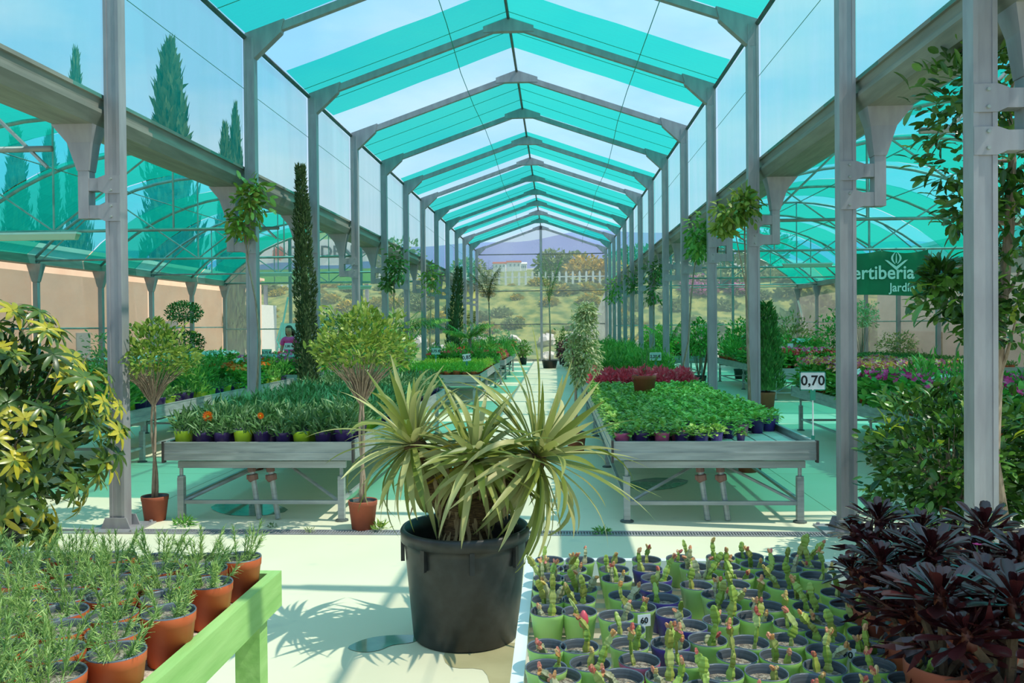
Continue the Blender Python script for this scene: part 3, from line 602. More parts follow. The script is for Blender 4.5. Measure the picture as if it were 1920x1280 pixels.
# salmon arched clay blocks outside the right net
t = thing('clay_arch_wall', 'low salmon clay wall with three dark arches beyond the right net', 'wall', (11.2, 24.5, 0))
for k in range(3):
    mb = MB(); n = 8; o_ = [(-.75, 0), (-.75, 1.3), (.75, 1.3), (.75, 0)]; arc = [(.42*math.cos(a), .25+.75*math.sin(a)) for a in np.linspace(0, math.pi, n)]
    ring = [(.42, 0)]+arc+[(-.42, 0)]; out_ = [(.75, 0), (.75, .5), (.75, 1.3), (.4, 1.3), (.15, 1.3), (-.15, 1.3), (-.4, 1.3), (-.75, 1.3), (-.75, .5), (-.75, 0)]
    V = [(0, a, b) for a, b in ring]+[(0, a, b) for a, b in out_]+[(.5, a, b) for a, b in ring]+[(.5, a, b) for a, b in out_]; m = 10
    mb.add(V, [(i, i+1, m+i+1, m+i) for i in range(m-1)]+[(2*m+i, 3*m+i, 3*m+i+1, 2*m+i+1) for i in range(m-1)]+[(m+i, m+i+1, 3*m+i+1, 3*m+i) for i in range(m-1)]+[(i, 2*m+i, 2*m+i+1, i+1) for i in range(m-1)])
    obj('arch_block', mb.mesh('arch_block', SALM), t, (0, -4.2+1.52*k, 0))
mb = MB(); mb.box((.1, -9.5, 0), (.5, -5.1, 1.0)); obj('low_block', mb.mesh('low_block', SALM), t)
mb = MB(); mb.box((.1, .3, 0), (.5, 3.5, 1.3)); obj('low_block', mb.mesh('low_block', SALM), t)
# billboard
YB = 41.; a = GY(484, 437, YB); b = GY(697, 531, YB); bw = (b[0]-a[0]); bh = a[2]-b[2]
t = thing('billboard', 'long white and green billboard with a reddish swirl emblem behind the left nave', 'billboard', ((a[0]+b[0])/2, YB, b[2]))
BBW = mat('billboard_white', '#dfe9e6', rough=.6); BBG = mat('billboard_green', '#4fb84a', rough=.6); BBB = mat('billboard_blue', '#4a86c0', rough=.6); BBL = mat('billboard_lime', '#8fd08a', rough=.6); BBD = mat('billboard_dark_lettering', '#1c4650', rough=.6); BBR = mat('billboard_red', '#c0492e', rough=.6)
mb = MB(); mb.box((-bw/2, 0, bh*.36), (bw/2, .1, bh*.86)); obj('panel', mb.mesh('panel', BBW), t)
mb = MB(); mb.box((-bw/2, 0, 0), (bw/2, .1, bh*.30)); obj('green_band', mb.mesh('green_band', BBG), t)
mb = MB(); n = 16; V = []
for i in range(n+1): x_ = -bw/2+bw*i/n; V += [(x_, -.02, bh*.29), (x_, -.02, bh*(.375+.05*math.sin(i*.5)))]
mb.add(V, [(i*2, i*2+2, i*2+3, i*2+1) for i in range(n)]); mb.box((-bw/2, 0, bh*.30), (bw/2, .1, bh*.36)); obj('blue_band', mb.mesh('blue_band', BBB), t)
mb = MB(); V = []
for i in range(n+1): x_ = -bw/2+bw*i/n; V += [(x_, .02, bh*.85), (x_, .02, bh*(.9+.14*math.sin(math.pi*i/n)))]
mb.add(V, [(i*2, i*2+2, i*2+3, i*2+1) for i in range(n)]); obj('lime_crest', mb.mesh('lime_crest', BBL), t)
for x_ in (-bw*.45, 0, bw*.45): mb = MB(); mb.box((x_-.08, .1, -3.5), (x_+.08, .26, bh*.8)); obj('leg', mb.mesh('leg', STEEL), t)
px = YB/1567.
tm = textmesh('GARDENIA', 30*px, BBD, .01, 'CENTER', 1.06); obj('lettering', tm, t, (GY(615, 474, YB)[0]-(a[0]+b[0])/2, -.03, bh*.615))
mb = MB(); R = 14*px
for k in range(9):                                                  # swirl emblem: curled blades round a disc
    a0 = k*2*math.pi/9; pts = [(R*(.35+.6*q)*math.cos(a0+q*1.5), -.03-.004*k, R*(.35+.6*q)*math.sin(a0+q*1.5)) for q in np.linspace(0, 1, 7)]
    for i in range(6):
        p0, p1 = np.array(pts[i]), np.array(pts[i+1]); w0 = R*.13*math.sin(math.pi*(i+.3)/7); w1 = R*.13*math.sin(math.pi*min((i+1.3)/7, 1)); nrm_ = np.array([-(p1-p0)[2], 0, (p1-p0)[0]]); nrm_ /= np.linalg.norm(nrm_)
        mb.add([p0-nrm_*w0, p1-nrm_*w1, p1+nrm_*w1, p0+nrm_*w0], [(0, 1, 2, 3)])
th = np.linspace(0, 2*math.pi, 17)[:-1]; mb.add([(R*.52*math.cos(q), -.025, R*.52*math.sin(q)) for q in th], [tuple(range(16))])
obj('emblem', mb.mesh('emblem', BBR), t, (GY(524, 474, YB)[0]-(a[0]+b[0])/2, -.01, bh*.6))
# ================================================================== THINGS INSIDE: benches
def foot_mesh():
    mb = MB(); mb.lathe([(0, 0), (.055, 0), (.055, .012), (.025, .02), (.022, .03)], 10); return mb.mesh('foot', DARKST)
FOOT = foot_mesh()
def leg_mesh():
    mb = MB(); mb.box((-.026, -.026, .02), (.026, .026, .36)); mb.lathe([(.033, .36), (.033, .372), (.016, .372), (.016, .49)], 8); return mb.mesh('leg', ALU)
LEG = leg_mesh()
def crank_mesh():
    """slanting middle prop with its brown rubber collars"""
    mb = MB(); mb.tube([(.03, 0, .01), (0, 0, .22), (-.035, 0, .49)], .024, 8); return mb.mesh('slanting_prop', ALU)
CRANK = crank_mesh()
def collar_mesh():
    mb = MB(); mb.tube([(-.014, 0, .325), (-.017, 0, .33), (-.022, 0, .375), (-.023, 0, .38)], [.03, .042, .042, .03], 10); mb.tube([(-.027, 0, .40), (-.033, 0, .46)], [.034, .034], 10); mb.box((-.07, -.012, .335), (-.045, .012, .372)); return mb.mesh('rubber_collar', RUST)
COLLAR = collar_mesh()
ZS = .60
def bench(label, x0, x1, y0, y1, group, detail=True):
    W_, L_ = x1-x0, y1-y0; t = thing('display_bench', label, 'bench', (x0, y0, 0), 0, group)
    def rail(p, q, n, horiz):                                       # C-profile: two flanges, recessed web
        mb = MB(); (xa, ya), (xb, yb) = p, q
        if horiz: s = 1 if ya == 0 else -1; o = lambda a, b: (min(ya+s*a, ya+s*b), max(ya+s*a, ya+s*b)); B = lambda a, b, z0, z1: mb.box((xa, o(a, b)[0], z0), (xb, o(a, b)[1], z1))
        else: s = 1 if xa == 0 else -1; o = lambda a, b: (min(xa+s*a, xa+s*b), max(xa+s*a, xa+s*b)); B = lambda a, b, z0, z1: mb.box((o(a, b)[0], ya, z0), (o(a, b)[1], yb, z1))
        B(.0, .03, .652, .662); B(.006, .012, .575, .652); B(0, .03, .565, .575); B(.002, .02, .53, .565); B(0, .03, .512, .53)
        obj(n, mb.mesh(n, ALU), t)
    rail((0, 0), (W_, 0), 'front_rail', True); rail((0, L_), (W_, L_), 'back_rail', True)
    rail((0, .03), (0, L_-.03), 'side_rail', False); rail((W_, .03), (W_, L_-.03), 'side_rail', False)
    if detail:
        for xx in (-.006, W_-.012): mb = MB(); mb.box((xx, -.008, .492), (xx+.018, .04, .668)); obj('end_cap', mb.mesh('end_cap', CAPM), t)
    n = 9; d = (W_-.06)/n; mb = MB(); mb.box((.004, .03, ZS-.018), (d-.004, L_-.03, ZS)); mb.box((.004, .03, ZS), (.016, L_-.03, ZS+.006)); sm = mb.mesh('slat', SLATM)
    for i in range(n): obj('slat', sm, t, (.03+d*i, 0, 0))
    m = max(2, int(round(L_/2.4))+1); mb = MB(); mb.box((.1, -.02, .44), (W_-.08, .02, .495)); cbm = mb.mesh('cross_beam', ALU)
    for i in range(m):
        yy = .08+(L_-.16)*i/(m-1)
        for xx in (.12, W_-.12): lg = obj('leg', LEG, t, (xx, yy, 0)); obj('foot', FOOT, lg)
        obj('cross_beam', cbm, t, (0, yy, 0))
        mb = MB(); mb.box((.14, yy-.015, .14), (W_-.14, yy+.015, .17)); obj('lower_bar', mb.mesh('lower_bar', ALU), t)
        if i == 0 and detail:
            for xx in (W_*.46, W_*.56): c = obj('slanting_prop', CRANK, t, (xx, yy+.04, 0)); obj('rubber_collar', COLLAR, c)
            for xx, xe in ((.14, W_*.45), (W_-.14, W_*.58)): mb = MB(); mb.tube([(xx, yy, .16), (xe, yy+.3, .42)], .014, 5); obj('brace', mb.mesh('brace', ALU), t)
    for xx in (.12, W_-.12): mb = MB(); mb.box((xx-.013, .1, .16), (xx+.013, L_-.1, .186)); obj('lower_bar', mb.mesh('lower_bar', ALU), t)
    return t
BG_ = 'grey metal display benches'
for a in [('grey metal bench front left, full of grey-green seedlings with orange flowers', -3.25, -1.66, 6.72, 12.4, 1), ('grey metal bench front right, covered in low leafy green seedlings', .44, 2.06, 6.72, 12.1, 1),
          ('grey metal bench behind the leafy seedlings, with a front row of crimson plants', .44, 2.0, 12.3, 18.2, 1), ('metal bench left of the aisle holding bright green herbs', -3.1, -1.46, 15.9, 21.6, 1),
          ('metal bench left of the aisle, last before the end wall', -3.0, -1.4, 22.6, 29.2, 0), ('metal bench right of the aisle behind the variegated fig', .5, 2.0, 19.2, 25.0, 0), ('metal bench right of the aisle, last before the end wall', .5, 2.0, 26, 32, 0),
          ('long metal bench in the left nave, behind the yellow-green umbrella bush', -6.4, -4.85, 7.0, 15.2, 1), ('metal bench of pink geraniums in the left nave, before the woman', -6.5, -5.0, 16.3, 19.4, 1),
          ('metal bench in the left nave behind the woman', -6.5, -5.0, 21.8, 26.5, 0), ('metal bench by the left side net with white and pink flowers', -10.1, -8.45, 16.45, 22.0, 1),
          ('metal bench of magenta flowers in the right nave beside the second post', 3.5, 5.2, 7.0, 12.7, 1), ('metal bench of red geraniums in the right nave', 4.4, 6.0, 17.5, 23.5, 1),
          ('metal bench of low plants along the right side net', 7.9, 9.45, 17.4, 23.0, 1), ('metal bench of red flowers in the right nave beyond the posts', 3.3, 4.4, 24.8, 31.0, 0), ('metal bench in the right nave near its end wall', 6.3, 7.9, 24.8, 32, 0)]:
    bench(*a[:5], BG_, bool(a[5]))
# ------------------------------------------------------------------ pots
def potm(r, h, o_, inn=POTIN, rim=RIMM, rb=.74, n=16, rimh=.16, lip=.05, soil=.2):
    p = [(0, 0), (r*rb, 0), (r*(1-lip), h*(1-rimh)), (r*(1-lip*.4), h*(1-rimh)+.002), (r, h), (r*.985, h+.003*h/.1), (r*.94, h), (r*.88, h*(1-soil*1.25))]
    mb = MB(); mb.lathe(p, n, mis=[0, 0, 0, 0, 2, 2, 1]); return mb.mesh('pot', [o_, inn, rim], True)
def soilm(r, h, m=SOIL, soil=.2, n=16):
    mb = MB(); z = h*(1-soil); mb.lathe([(0, z+.006), (r*.45, z+.004), (r*.9, z)], n); return mb.mesh('soil', m, True)
def flowers(mb, n, r, z, size, mi, rg, petals=5, w=.7, up=.6):
    P, D = dome(n, r, .05, z, rg, .75, .1)
    for i in range(len(P)):
        c = nrm(D[i]+np.array([0, 0, up])); a = np.cross(c, rg.normal(size=3)); a = a/np.linalg.norm(a); b = np.cross(c, a); th = np.arange(petals)*2*math.pi/petals+rg.random()
        DD = np.cos(th)[:, None]*a+np.sin(th)[:, None]*b+c*.35; leafset(mb, np.repeat(P[i][None], petals, 0), DD, c, size, size*w, ((0, .2), (.6, 1), (1, .5)), .1, mi=mi)
def fol(kind, seed):
    rg = np.random.default_rng(seed); mb = MB(); fl = MB(); z = .085
    if kind == 'leafy':
        P, D = dome(64, .078, .075, z, rg, .4, -.1); D[:, 2] = np.abs(D[:, 2])*.5+.1; leafset(mb, P, D, (0, 0, 1), rg.uniform(.03, .052, len(P)), rg.uniform(.02, .034, len(P)), OVAL, .35, .12); return mb.mesh('foliage', R1LEAF), None
    if kind == 'grey':
        P, D = dome(120, .07, .13, z, rg, .15, -.1); D[:, 2] = np.abs(D[:, 2])+.35; leafset(mb, P, D, rg.normal(size=P.shape), rg.uniform(.04, .08, len(P)), rg.uniform(.008, .015, len(P)), LP4, .5); return mb.mesh('foliage', GREYL), None
    if kind == 'herb':
        P, D = dome(110, .085, .10, z, rg, .3, -.1); D[:, 2] = np.abs(D[:, 2])+.3; leafset(mb, P, D, rg.normal(size=P.shape), rg.uniform(.025, .05, len(P)), .014, LP3, .2); return mb.mesh('foliage', HERB), None
    if kind == 'crimson':
        P, D = dome(120, .09, .15, z, rg, .2, -.1); D[:, 2] = np.abs(D[:, 2])+.25; leafset(mb, P, D, rg.normal(size=P.shape), rg.uniform(.035, .07, len(P)), .025, LP3, .25); return mb.mesh('foliage', FRPK), None
    if kind == 'tall':
        P, D = dome(150, .11, .26, z+.05, rg, .2, -.3); D[:, 2] = np.abs(D[:, 2])+.4; leafset(mb, P, D, rg.normal(size=P.shape), rg.uniform(.05, .1, len(P)), .018, LP3, .3); return mb.mesh('foliage', GLEAF), None
    if kind in ('low', 'mat'):
        P, D = dome(70, .09, .08, z, rg, .3, -.1); leafset(mb, P, D, rg.normal(size=P.shape), rg.uniform(.03, .06, len(P)), .02, LP3, .3); return mb.mesh('foliage', TREEG), None
    P, D = dome(110, .13, .17, z+.02, rg, .35, -.3); leafset(mb, P, D, rg.normal(size=P.shape)*.4+np.array([0, 0, 1.]), rg.uniform(.05, .08, len(P)), rg.uniform(.03, .05, len(P)), OVAL, .3)
    m = {'red': FRED, 'pink': FPNK, 'magenta': FMAG, 'mix': FMIX, 'white': FWHT, 'orange': FORA, 'yellow': FYEL}[kind]
    flowers(fl, {'red': 16, 'mix': 34, 'white': 30, 'magenta': 16}.get(kind, 18), .12, z+(.16 if kind != 'mix' else .2), .026, 0, rg, 5)
    return mb.mesh('foliage', GLEAF), fl.mesh('flowers', m)
SP = {}
def seedling(kind, pm, var=0):
    """prototype of a small potted plant; returns the Proto"""
    key = (kind, pm.name, var)
    if key in SP: return SP[key]
    f, fl = fol(kind, 50+var*7+len(kind)); t = thing({'leafy': 'leafy_seedling', 'grey': 'gazania_plant', 'herb': 'potted_herb', 'low': 'bedding_plant', 'mat': 'low_bedding_plant', 'tall': 'tall_bedding_plant', 'crimson': 'crimson_plant', 'mix': 'snapdragon_plant', 'white': 'daisy_plant'}.get(kind, kind+'_geranium'), 'x', 'plant')  # the same low bedding plant goes under two kind names
    parts = [('pot', potm(.056, .1, pm, n=10))]
    if kind in ('leafy', 'grey'): parts.append(('soil', soilm(.056, .1, n=10)))
    parts.append(('foliage', f))
    if fl: parts.append(('flowers', fl))
    SP[key] = proto(t, parts); return SP[key]
rg = np.random.default_rng(21)
def fill(kind, pms, x0, x1, y0, y1, dx, dy, label, group, sc=1., skip=None, names=None, z=ZS):
    nx = max(1, int((x1-x0)/dx)); ny = max(1, int((y1-y0)/dy)); k = 0
    for j in range(ny+1):
        for i in range(nx+1):
            x = x0+(x1-x0)*i/nx+rg.normal()*dx*.04; y = y0+(y1-y0)*j/ny+rg.normal()*dy*.04
            if skip and skip(x, y): continue
            pm = pms[rg.integers(len(pms))]; lb = label
            if lb == label: lb = label+', %s %s part' % (('near', 'middle', 'far')[min(2, j*3//(ny+1))], ('left', 'central', 'right')[min(2, i*3//(nx+1))])
            if names:
                q = names(i, j, x, y, pm, nx)
                if q: lb = q
            kk = kind if isinstance(kind, str) else kind[rg.integers(len(kind))]
            seedling(kk, pm, int(rg.integers(3))).use((x, y, z), rg.random()*6.28, sc*rg.uniform(.88, 1.12), lb, group); k += 1
    return k
pn = {LIMEB.name: 'lime', PURP.name: 'purple', DPURP.name: 'dark purple', PINKP.name: 'pink', LIME.name: 'green', BLACKP.name: 'black', TERRA.name: 'terracotta'}
ORD = ['first', 'second', 'third', 'fourth', 'fifth', 'sixth', 'seventh', 'eighth', 'ninth', 'tenth', 'eleventh', 'twelfth', 'thirteenth']
def nm_front(bench_, plant):
    def f(i, j, x, y, pm, nx): return '%s pot of %s, %s from left, front row, %s' % (pn[pm.name], plant, ORD[i], bench_) if j == 0 else None
    return f
fill('leafy', [DPURP, DPURP, PINKP, PURP, DPURP], .53, 1.97, 6.86, 12.0, .147, .168, 'low leafy green seedling packed inside the right front bench', 'leafy seedlings on the right front bench', 1.12,
     skip=lambda x, y: x-1.15 > (y-6.75)*.75 or (abs(x-1.35) < .16 and abs(y-10.4) < .16), names=nm_front('right front bench', 'leafy green seedling'))
for i, (u, v, pm, lb) in enumerate(((1389, 828, DPURP, 'single small dark purple pot standing alone on the bare slats'),)):
    p = GZ(u, v, ZS); seedling('leafy', DPURP, 1).use((p[0], p[1], ZS), 1, .7, lb, None)
def edge_row(pts):
    for u, v, pm, lb in pts:
        p = GZ(u, v, ZS); seedling('leafy', pm, 2).use((p[0], p[1], ZS), u, 1.0, lb, None)
edge_row([(1372, 808, PURP, 'purple pot of leafy green seedling nearest the single small pot'), (1355, 803, PINKP, 'pink pot of leafy green seedling beside the bare slats'), (1398, 803, DPURP, 'dark purple pot of seedling at the edge of the bare slats'), (1418, 802, DPURP, 'second dark purple seedling pot from the right at the bare slats'), (1450, 798, PURP, 'purple seedling pot at the far right edge of the bare slats')])
fill('grey', [LIMEB, DPURP, LIMEB, DPURP, DPURP], -3.14, -1.78, 6.86, 12.2, .155, .185, 'grey-green gazania plant packed inside the left front bench', 'grey-green plants on the left front bench', 1.42, names=nm_front('left front bench', 'grey-green gazania'))
# orange flowers that stand above the grey-green plants
for u, v, r, lb in ((391, 780, .05, 'large orange daisy above the left end of the left front bench'), (489, 779, .032, 'small orange daisy in the middle of the left front bench')):
    p = GY(u, v, 6.84); t = thing('orange_daisy', lb, 'flower', (p[0], 6.84, p[2])); mb = MB(); n = 14; th = np.arange(n)*2*math.pi/n
    D = np.stack([np.cos(th), -.35+0*th, np.sin(th)], 1); leafset(mb, np.zeros((n, 3)), D, (0, -1, .2), r, r*.42, OVAL, .05); leafset(mb, np.zeros((n, 3))+(0, -.004, 0), D+(0, -.3, 0), (0, -1, .2), r*.7, r*.4, OVAL, .05); obj('petals', mb.mesh('petals', FORA), t)
    mb = MB(); mb.lathe([(0, .008), (r*.22, .004), (r*.25, 0)], 8); o = obj('flower_centre', mb.mesh('flower_centre', FYEL), t, (0, -.012, 0), (math.pi/2, 0, 0)); mb = MB(); mb.tube([(0, 0, 0), (.01, .01, -.1), (0, .03, -(p[2]-.7))], .003, 5); obj('stem', mb.mesh('stem', GREYL), t)
fill('crimson', [TERRA], .6, 1.95, 12.45, 13.3, .19, .2, 'crimson leafy plant in the row behind the green seedlings', 'crimson plants behind the seedlings', 1.25)
fill('herb', [TERRA], .6, 1.95, 13.6, 14.6, .2, .2, 'bright green herb behind the crimson plants', 'herbs behind the crimson plants', 1.15)
fill('tall', [TERRA], .6, 1.95, 14.8, 18.0, .26, .28, 'tall soft green plant on the bench behind the crimson row', 'tall green plants behind the crimson row', 1.25)
fill('herb', [TERRA], -2.98, -1.58, 16.05, 19.6, .17, .19, 'bright lime-green herb on the left aisle bench', 'bright herbs left of the aisle', 1.25)
fill(('tall', 'red', 'low'), [TERRA], -2.98, -1.58, 19.8, 21.4, .26, .26, 'leafy potted plant at the far end of the herb bench', 'plants at the far end of the herb bench', 1.3)
fill(('tall', 'red', 'tall', 'crimson'), [TERRA], -2.9, -1.5, 22.8, 29, .3, .34, 'leafy or red plant on the last bench left of the aisle', 'plants on the last left bench', 1.4)
fill(('tall', 'low', 'tall'), [TERRA], .65, 1.9, 19.4, 24.8, .3, .34, 'green plant on the bench behind the variegated fig', 'plants behind the variegated fig', 1.35)
fill(('tall', 'low', 'red'), [TERRA], .65, 1.9, 26.2, 31.8, .32, .4, 'plant on the last bench right of the aisle', 'plants on the last right bench', 1.4)
fill(('low', 'tall', 'low'), [LIMEB, DPURP], -6.25, -5.0, 7.2, 12.4, .22, .26, 'dark green bedding plant on the long bench of the left nave', 'bedding plants on the long left bench', 1.35)
fill(('tall', 'orange', 'low', 'low'), [LIMEB, DPURP], -6.25, -5.0, 12.6, 15.0, .24, .26, 'green or orange-flowered plant beyond the long left bench middle', 'plants at the far end of the long left bench', 1.35)
fill(('pink', 'red', 'pink', 'white'), [TERRA], -6.35, -5.12, 16.5, 19.2, .22, .25, 'pink geranium on the bench before the woman', 'pink geraniums before the woman', 1.35)
fill(('pink', 'tall', 'red'), [TERRA], -6.35, -5.12, 22, 26.3, .3, .34, 'flowering plant on the bench behind the woman', 'plants behind the woman', 1.4)
fill(('white', 'white', 'low'), [TERRA], -9.95, -8.6, 18.6, 21.8, .24, .27, 'white-flowered plant on the bench by the left side net', 'white flowers by the left net', 1.3)
fill(('red', 'white'), [TERRA], -9.95, -8.6, 16.6, 18.4, .24, .27, 'red-flowered plant on the bench by the left side net', 'red flowers by the left net', 1.2)
fill(('magenta', 'tall', 'magenta', 'low', 'white'), [LIME, TERRA], 3.65, 5.05, 7.2, 10.4, .23, .25, 'magenta-flowered trailing plant on the right nave bench', 'magenta flowers on the right nave bench', 1.4)
fill(('mix',), [LIME, TERRA], 3.65, 5.05, 10.6, 12.5, .21, .22, 'pink and yellow snapdragon on the right nave bench', 'pink and yellow flowers on the right nave bench', 1.4)
fill(('yellow', 'red'), [TERRA], 4.75, 5.1, 8.2, 9.6, .2, .22, 'yellow or red flowered plant at the outer edge of the right nave bench', 'yellow flowers on the right nave bench', 1.2, z=ZS+.0) if False else None
fill(('red', 'red', 'pink'), [TERRA], 4.55, 5.85, 17.7, 20.6, .23, .25, 'red geranium on the second bench of the right nave', 'red geraniums in the right nave', 1.5)
fill(('tall', 'low'), [TERRA], 4.55, 5.85, 20.9, 23.3, .27, .3, 'dark green plant behind the red geraniums', 'green plants behind the red geraniums', 1.6)
fill(('mat',), [TERRA], 8.05, 9.3, 17.6, 22.8, .2, .23, 'low grey-green plant on the bench along the right side net', 'low plants along the right net', 1.15)
fill(('red', 'tall', 'red'), [TERRA], 3.4, 4.3, 25, 30.8, .28, .32, 'red-flowered plant on the far bench beyond the right posts', 'red flowers beyond the right posts', 1.5)
fill(('tall', 'red', 'white'), [TERRA], 6.45, 7.75, 25, 31.8, .3, .36, 'flowering plant on the bench near the end of the right nave', 'plants near the end of the right nave', 1.6)
# ------------------------------------------------------------------ the two front tables
t = thing('plant_table', 'pale green painted wooden table with gravel bed at the lower left', 'table', (-.91, 2.70, 0))
mb = MB(); mb.box((-.035, -2.0, .685), (.0, .0, .80)); obj('side_board', mb.mesh('side_board', GREENW), t)
mb = MB(); mb.box((-1.8, -.035, .685), (-.035, 0, .80)); obj('end_board', mb.mesh('end_board', GREENW), t)
mb = MB(); mb.box((-1.8, -2.0, .70), (-.035, -.035, .722)); obj('table_bottom', mb.mesh('table_bottom', GREENW), t)
mb = MB(); V = []; r4 = np.random.default_rng(4)
for j in range(41):
    for i in range(37): V.append((-1.8+1.765*i/36, -2+1.965*j/40, .742+r4.normal()*.0022))
mb.add(V, [(j*37+i, j*37+i+1, (j+1)*37+i+1, (j+1)*37+i) for j in range(40) for i in range(36)]); o = obj('gravel_bed', mb.mesh('gravel_bed', GRAVEL, True), t); o['kind'] = 'stuff'
mb = MB(); mb.box((-.04, -.035, 0), (.04, .035, .685)); LM = mb.mesh('leg', GREENW)
for a, b in ((-.076, -.075), (-.076, -1.9), (-1.72, -.075), (-1.72, -1.9)): obj('leg', LM, t, (a, b, 0))
mb = MB(); mb.box((-1.7, -.1, .30), (-.1, -.06, .38)); obj('stretcher', mb.mesh('stretcher', GREENW), t)
def rosemary(seed):
    rg = np.random.default_rng(seed); mb = MB(); ns = rg.integers(6, 10)
    for s in range(ns):
        a = rg.random()*6.28; l = rg.uniform(.05, .115); lean = rg.uniform(.15, 1.3); b0 = np.array([.025*math.cos(a), .025*math.sin(a), .105]); d = nrm(np.array([lean*math.cos(a), lean*math.sin(a), 1.])); k = 7
        pts = np.array([b0+d*l*q+np.array([0, 0, .03*lean*q*q]) for q in np.linspace(0, 1, k)]); mb.tube(pts, np.linspace(.0022, .001, k), 4, 1)
        n = int(l*900); tt = rg.random(n); P = b0+d*l*tt[:, None]+np.array([0, 0, .03*lean])*(tt**2)[:, None]; th = rg.random(n)*6.28; u = nrm(np.cross(d, (0, 1, .1))); v = np.cross(d, u)
        D = np.cos(th)[:, None]*u+np.sin(th)[:, None]*v+d*rg.uniform(.3, 1.3, n)[:, None]+(tt[:, None]**4)*d*1.5; leafset(mb, P, D, d, rg.uniform(.014, .028, n), .0036, NEED, .15)
    return mb.mesh('foliage', [ROSE, ROSE])
RP = []
RPOT = potm(.066, .125, TERRA, POTIN, RIMM, .76, 22, .2, .05, .13); RSO = soilm(.066, .125, SOILG, .13, 22)
for i in range(7): t = thing('potted_rosemary', 'x', 'plant'); RP.append(proto(t, [('pot', RPOT), ('soil', RSO), ('foliage', rosemary(70+i))]))
rg = np.random.default_rng(8); rows = []
for j, y in enumerate(np.arange(2.60, 1.3, -.128)):
    xs_ = [-1.0-.139*i-(.07 if j % 2 else 0) for i in range(7)]
    for i, x in enumerate(xs_):
        if x < -1.9*y/2.6-.0 and x < -1.45: continue
        lab = 'potted rosemary, %s from the side board, %s row from the far end' % (ORD[i], ORD[j])
        RP[rg.integers(7)].use((x+rg.normal()*.006, y+rg.normal()*.005, .745), rg.random()*6.28, rg.uniform(.96, 1.02), lab, 'potted rosemary on the green table')
# cactus bench
t = thing('cactus_bench', 'white edged slatted metal bench full of small cactus pots at the lower right', 'bench', (-.11, 1.35, 0))
BW, BL = 2.1, 1.52
for n_, a, b in (('side_rail', (0, 0, .72), (.03, BL, .80)), ('side_rail', (BW-.03, 0, .72), (BW, BL, .80)), ('end_rail', (.03, BL-.03, .72), (BW-.03, BL, .80)), ('end_rail', (.03, 0, .72), (BW-.03, .03, .80))):
    mb = MB(); mb.box(a, b); obj(n_, mb.mesh(n_, WHITE), t)
mb = MB(); mb.box((.03, -.022, .748), (BW-.03, .022, .765)); sm = mb.mesh('slat', mat('tan_slat', '#b8ab98', '#d3c8b6', rough=.7, scale=6))
for i in range(int((BL-.1)/.082)): obj('slat', sm, t, (0, .07+.082*i, 0))
mb = MB(); mb.box((-.025, -.025, 0), (.025, .025, .72)); LM = mb.mesh('leg', ALU)
for a in (.06, BW-.06):
    for b in (.06, BL-.06): obj('leg', LM, t, (a, b, 0))
for b in (.2, BL-.2): mb = MB(); mb.box((.03, b-.02, .715), (BW-.03, b+.02, .747)); obj('cross_beam', mb.mesh('cross_beam', ALU), t)
def stem_part(mb, p, d, l, r, rg, flat=.55, mi=0):
    """one fleshy ribbed segment"""
    d = nrm(np.array(d, float)); u = nrm(np.cross(d, rg.normal(size=3))); v = np.cross(d, u); n = 8; k = 8; V = []
    for i in range(k):
        q = i/(k-1); R = r*(.35+.65*math.sin(math.pi*min(.12+q*.86, 1))**.8)*(1+.13*math.sin(q*16))
        for j in range(n):
            a = j*2*math.pi/n; rr = R*(1 if j % 2 else .62); V.append(p+d*l*q+u*math.cos(a)*rr+v*math.sin(a)*rr*flat)
    V.append(p+d*l*1.03); F = [(i*n+j, i*n+(j+1) % n, (i+1)*n+(j+1) % n, (i+1)*n+j) for i in range(k-1) for j in range(n)]+[((k-1)*n+j, (k-1)*n+(j+1) % n, k*n) for j in range(n)]
    mb.add(V, F, mi); return p+d*l
def cactus(seed):
    rg = np.random.default_rng(seed); out = []; ns = rg.integers(1, 4); bud = MB()
    for s in range(ns):
        mb = MB(); a = rg.random()*6.28; p = np.array([.016*math.cos(a), .016*math.sin(a), .066]); d = np.array([.5*math.cos(a)*rg.random(), .5*math.sin(a)*rg.random(), 1.])
        m_ = CACP if rg.random() < .18 else CACT
        for q in range(rg.choice([1, 2, 2, 3])):
            l = rg.uniform(.026, .042); p = stem_part(mb, p-nrm(d)*.003, d, l, rg.uniform(.0085, .0135), rg, rg.uniform(.45, .8)); d = nrm(d)+rg.normal(size=3)*.35; d[2] = abs(d[2])+.25
        out.append(('cactus_stem', mb.mesh('cactus_stem', m_, False)))
        if rg.random() < .75:
            for q in range(rg.integers(1, 4)): dd = nrm(d)+rg.normal(size=3)*.5; bud = MB(); stem_part(bud, p-nrm(d)*.004, dd, rg.uniform(.012, .02), .0056, rg, .9); out.append(('flower_bud', bud.mesh('flower_bud', BUDS)))
    return out
cp = [(238,375),(505,372),(745,370),(1012,375),(1290,365),(1600,360),(1860,350),(205,430),(455,424),(765,430),(1025,425),(1365,410),(1635,415),(1905,405),(195,490),(480,500),(785,500),(1070,490),(1412,480),(1700,475),(1925,470),(200,570),(518,575),(1080,560),(1410,550),(1710,545),(205,650),(500,660),(860,640),(1130,650),(1530,620),(1790,625),(210,745),(505,745),(945,710),(1600,705),(1850,700),(795,785),(1200,760),(1645,810),(1890,800),(855,875),(1370,860),(180,1010),(505,1010),(1590,960),(1870,975),(890,1010),(1265,1020),(1800,1090),(165,1180),(595,1180),(1405,1140),(1870,1220),(1015,1160),(1450,1260)]
cp = [(960+a/4, 960+b/4) for a, b in cp]
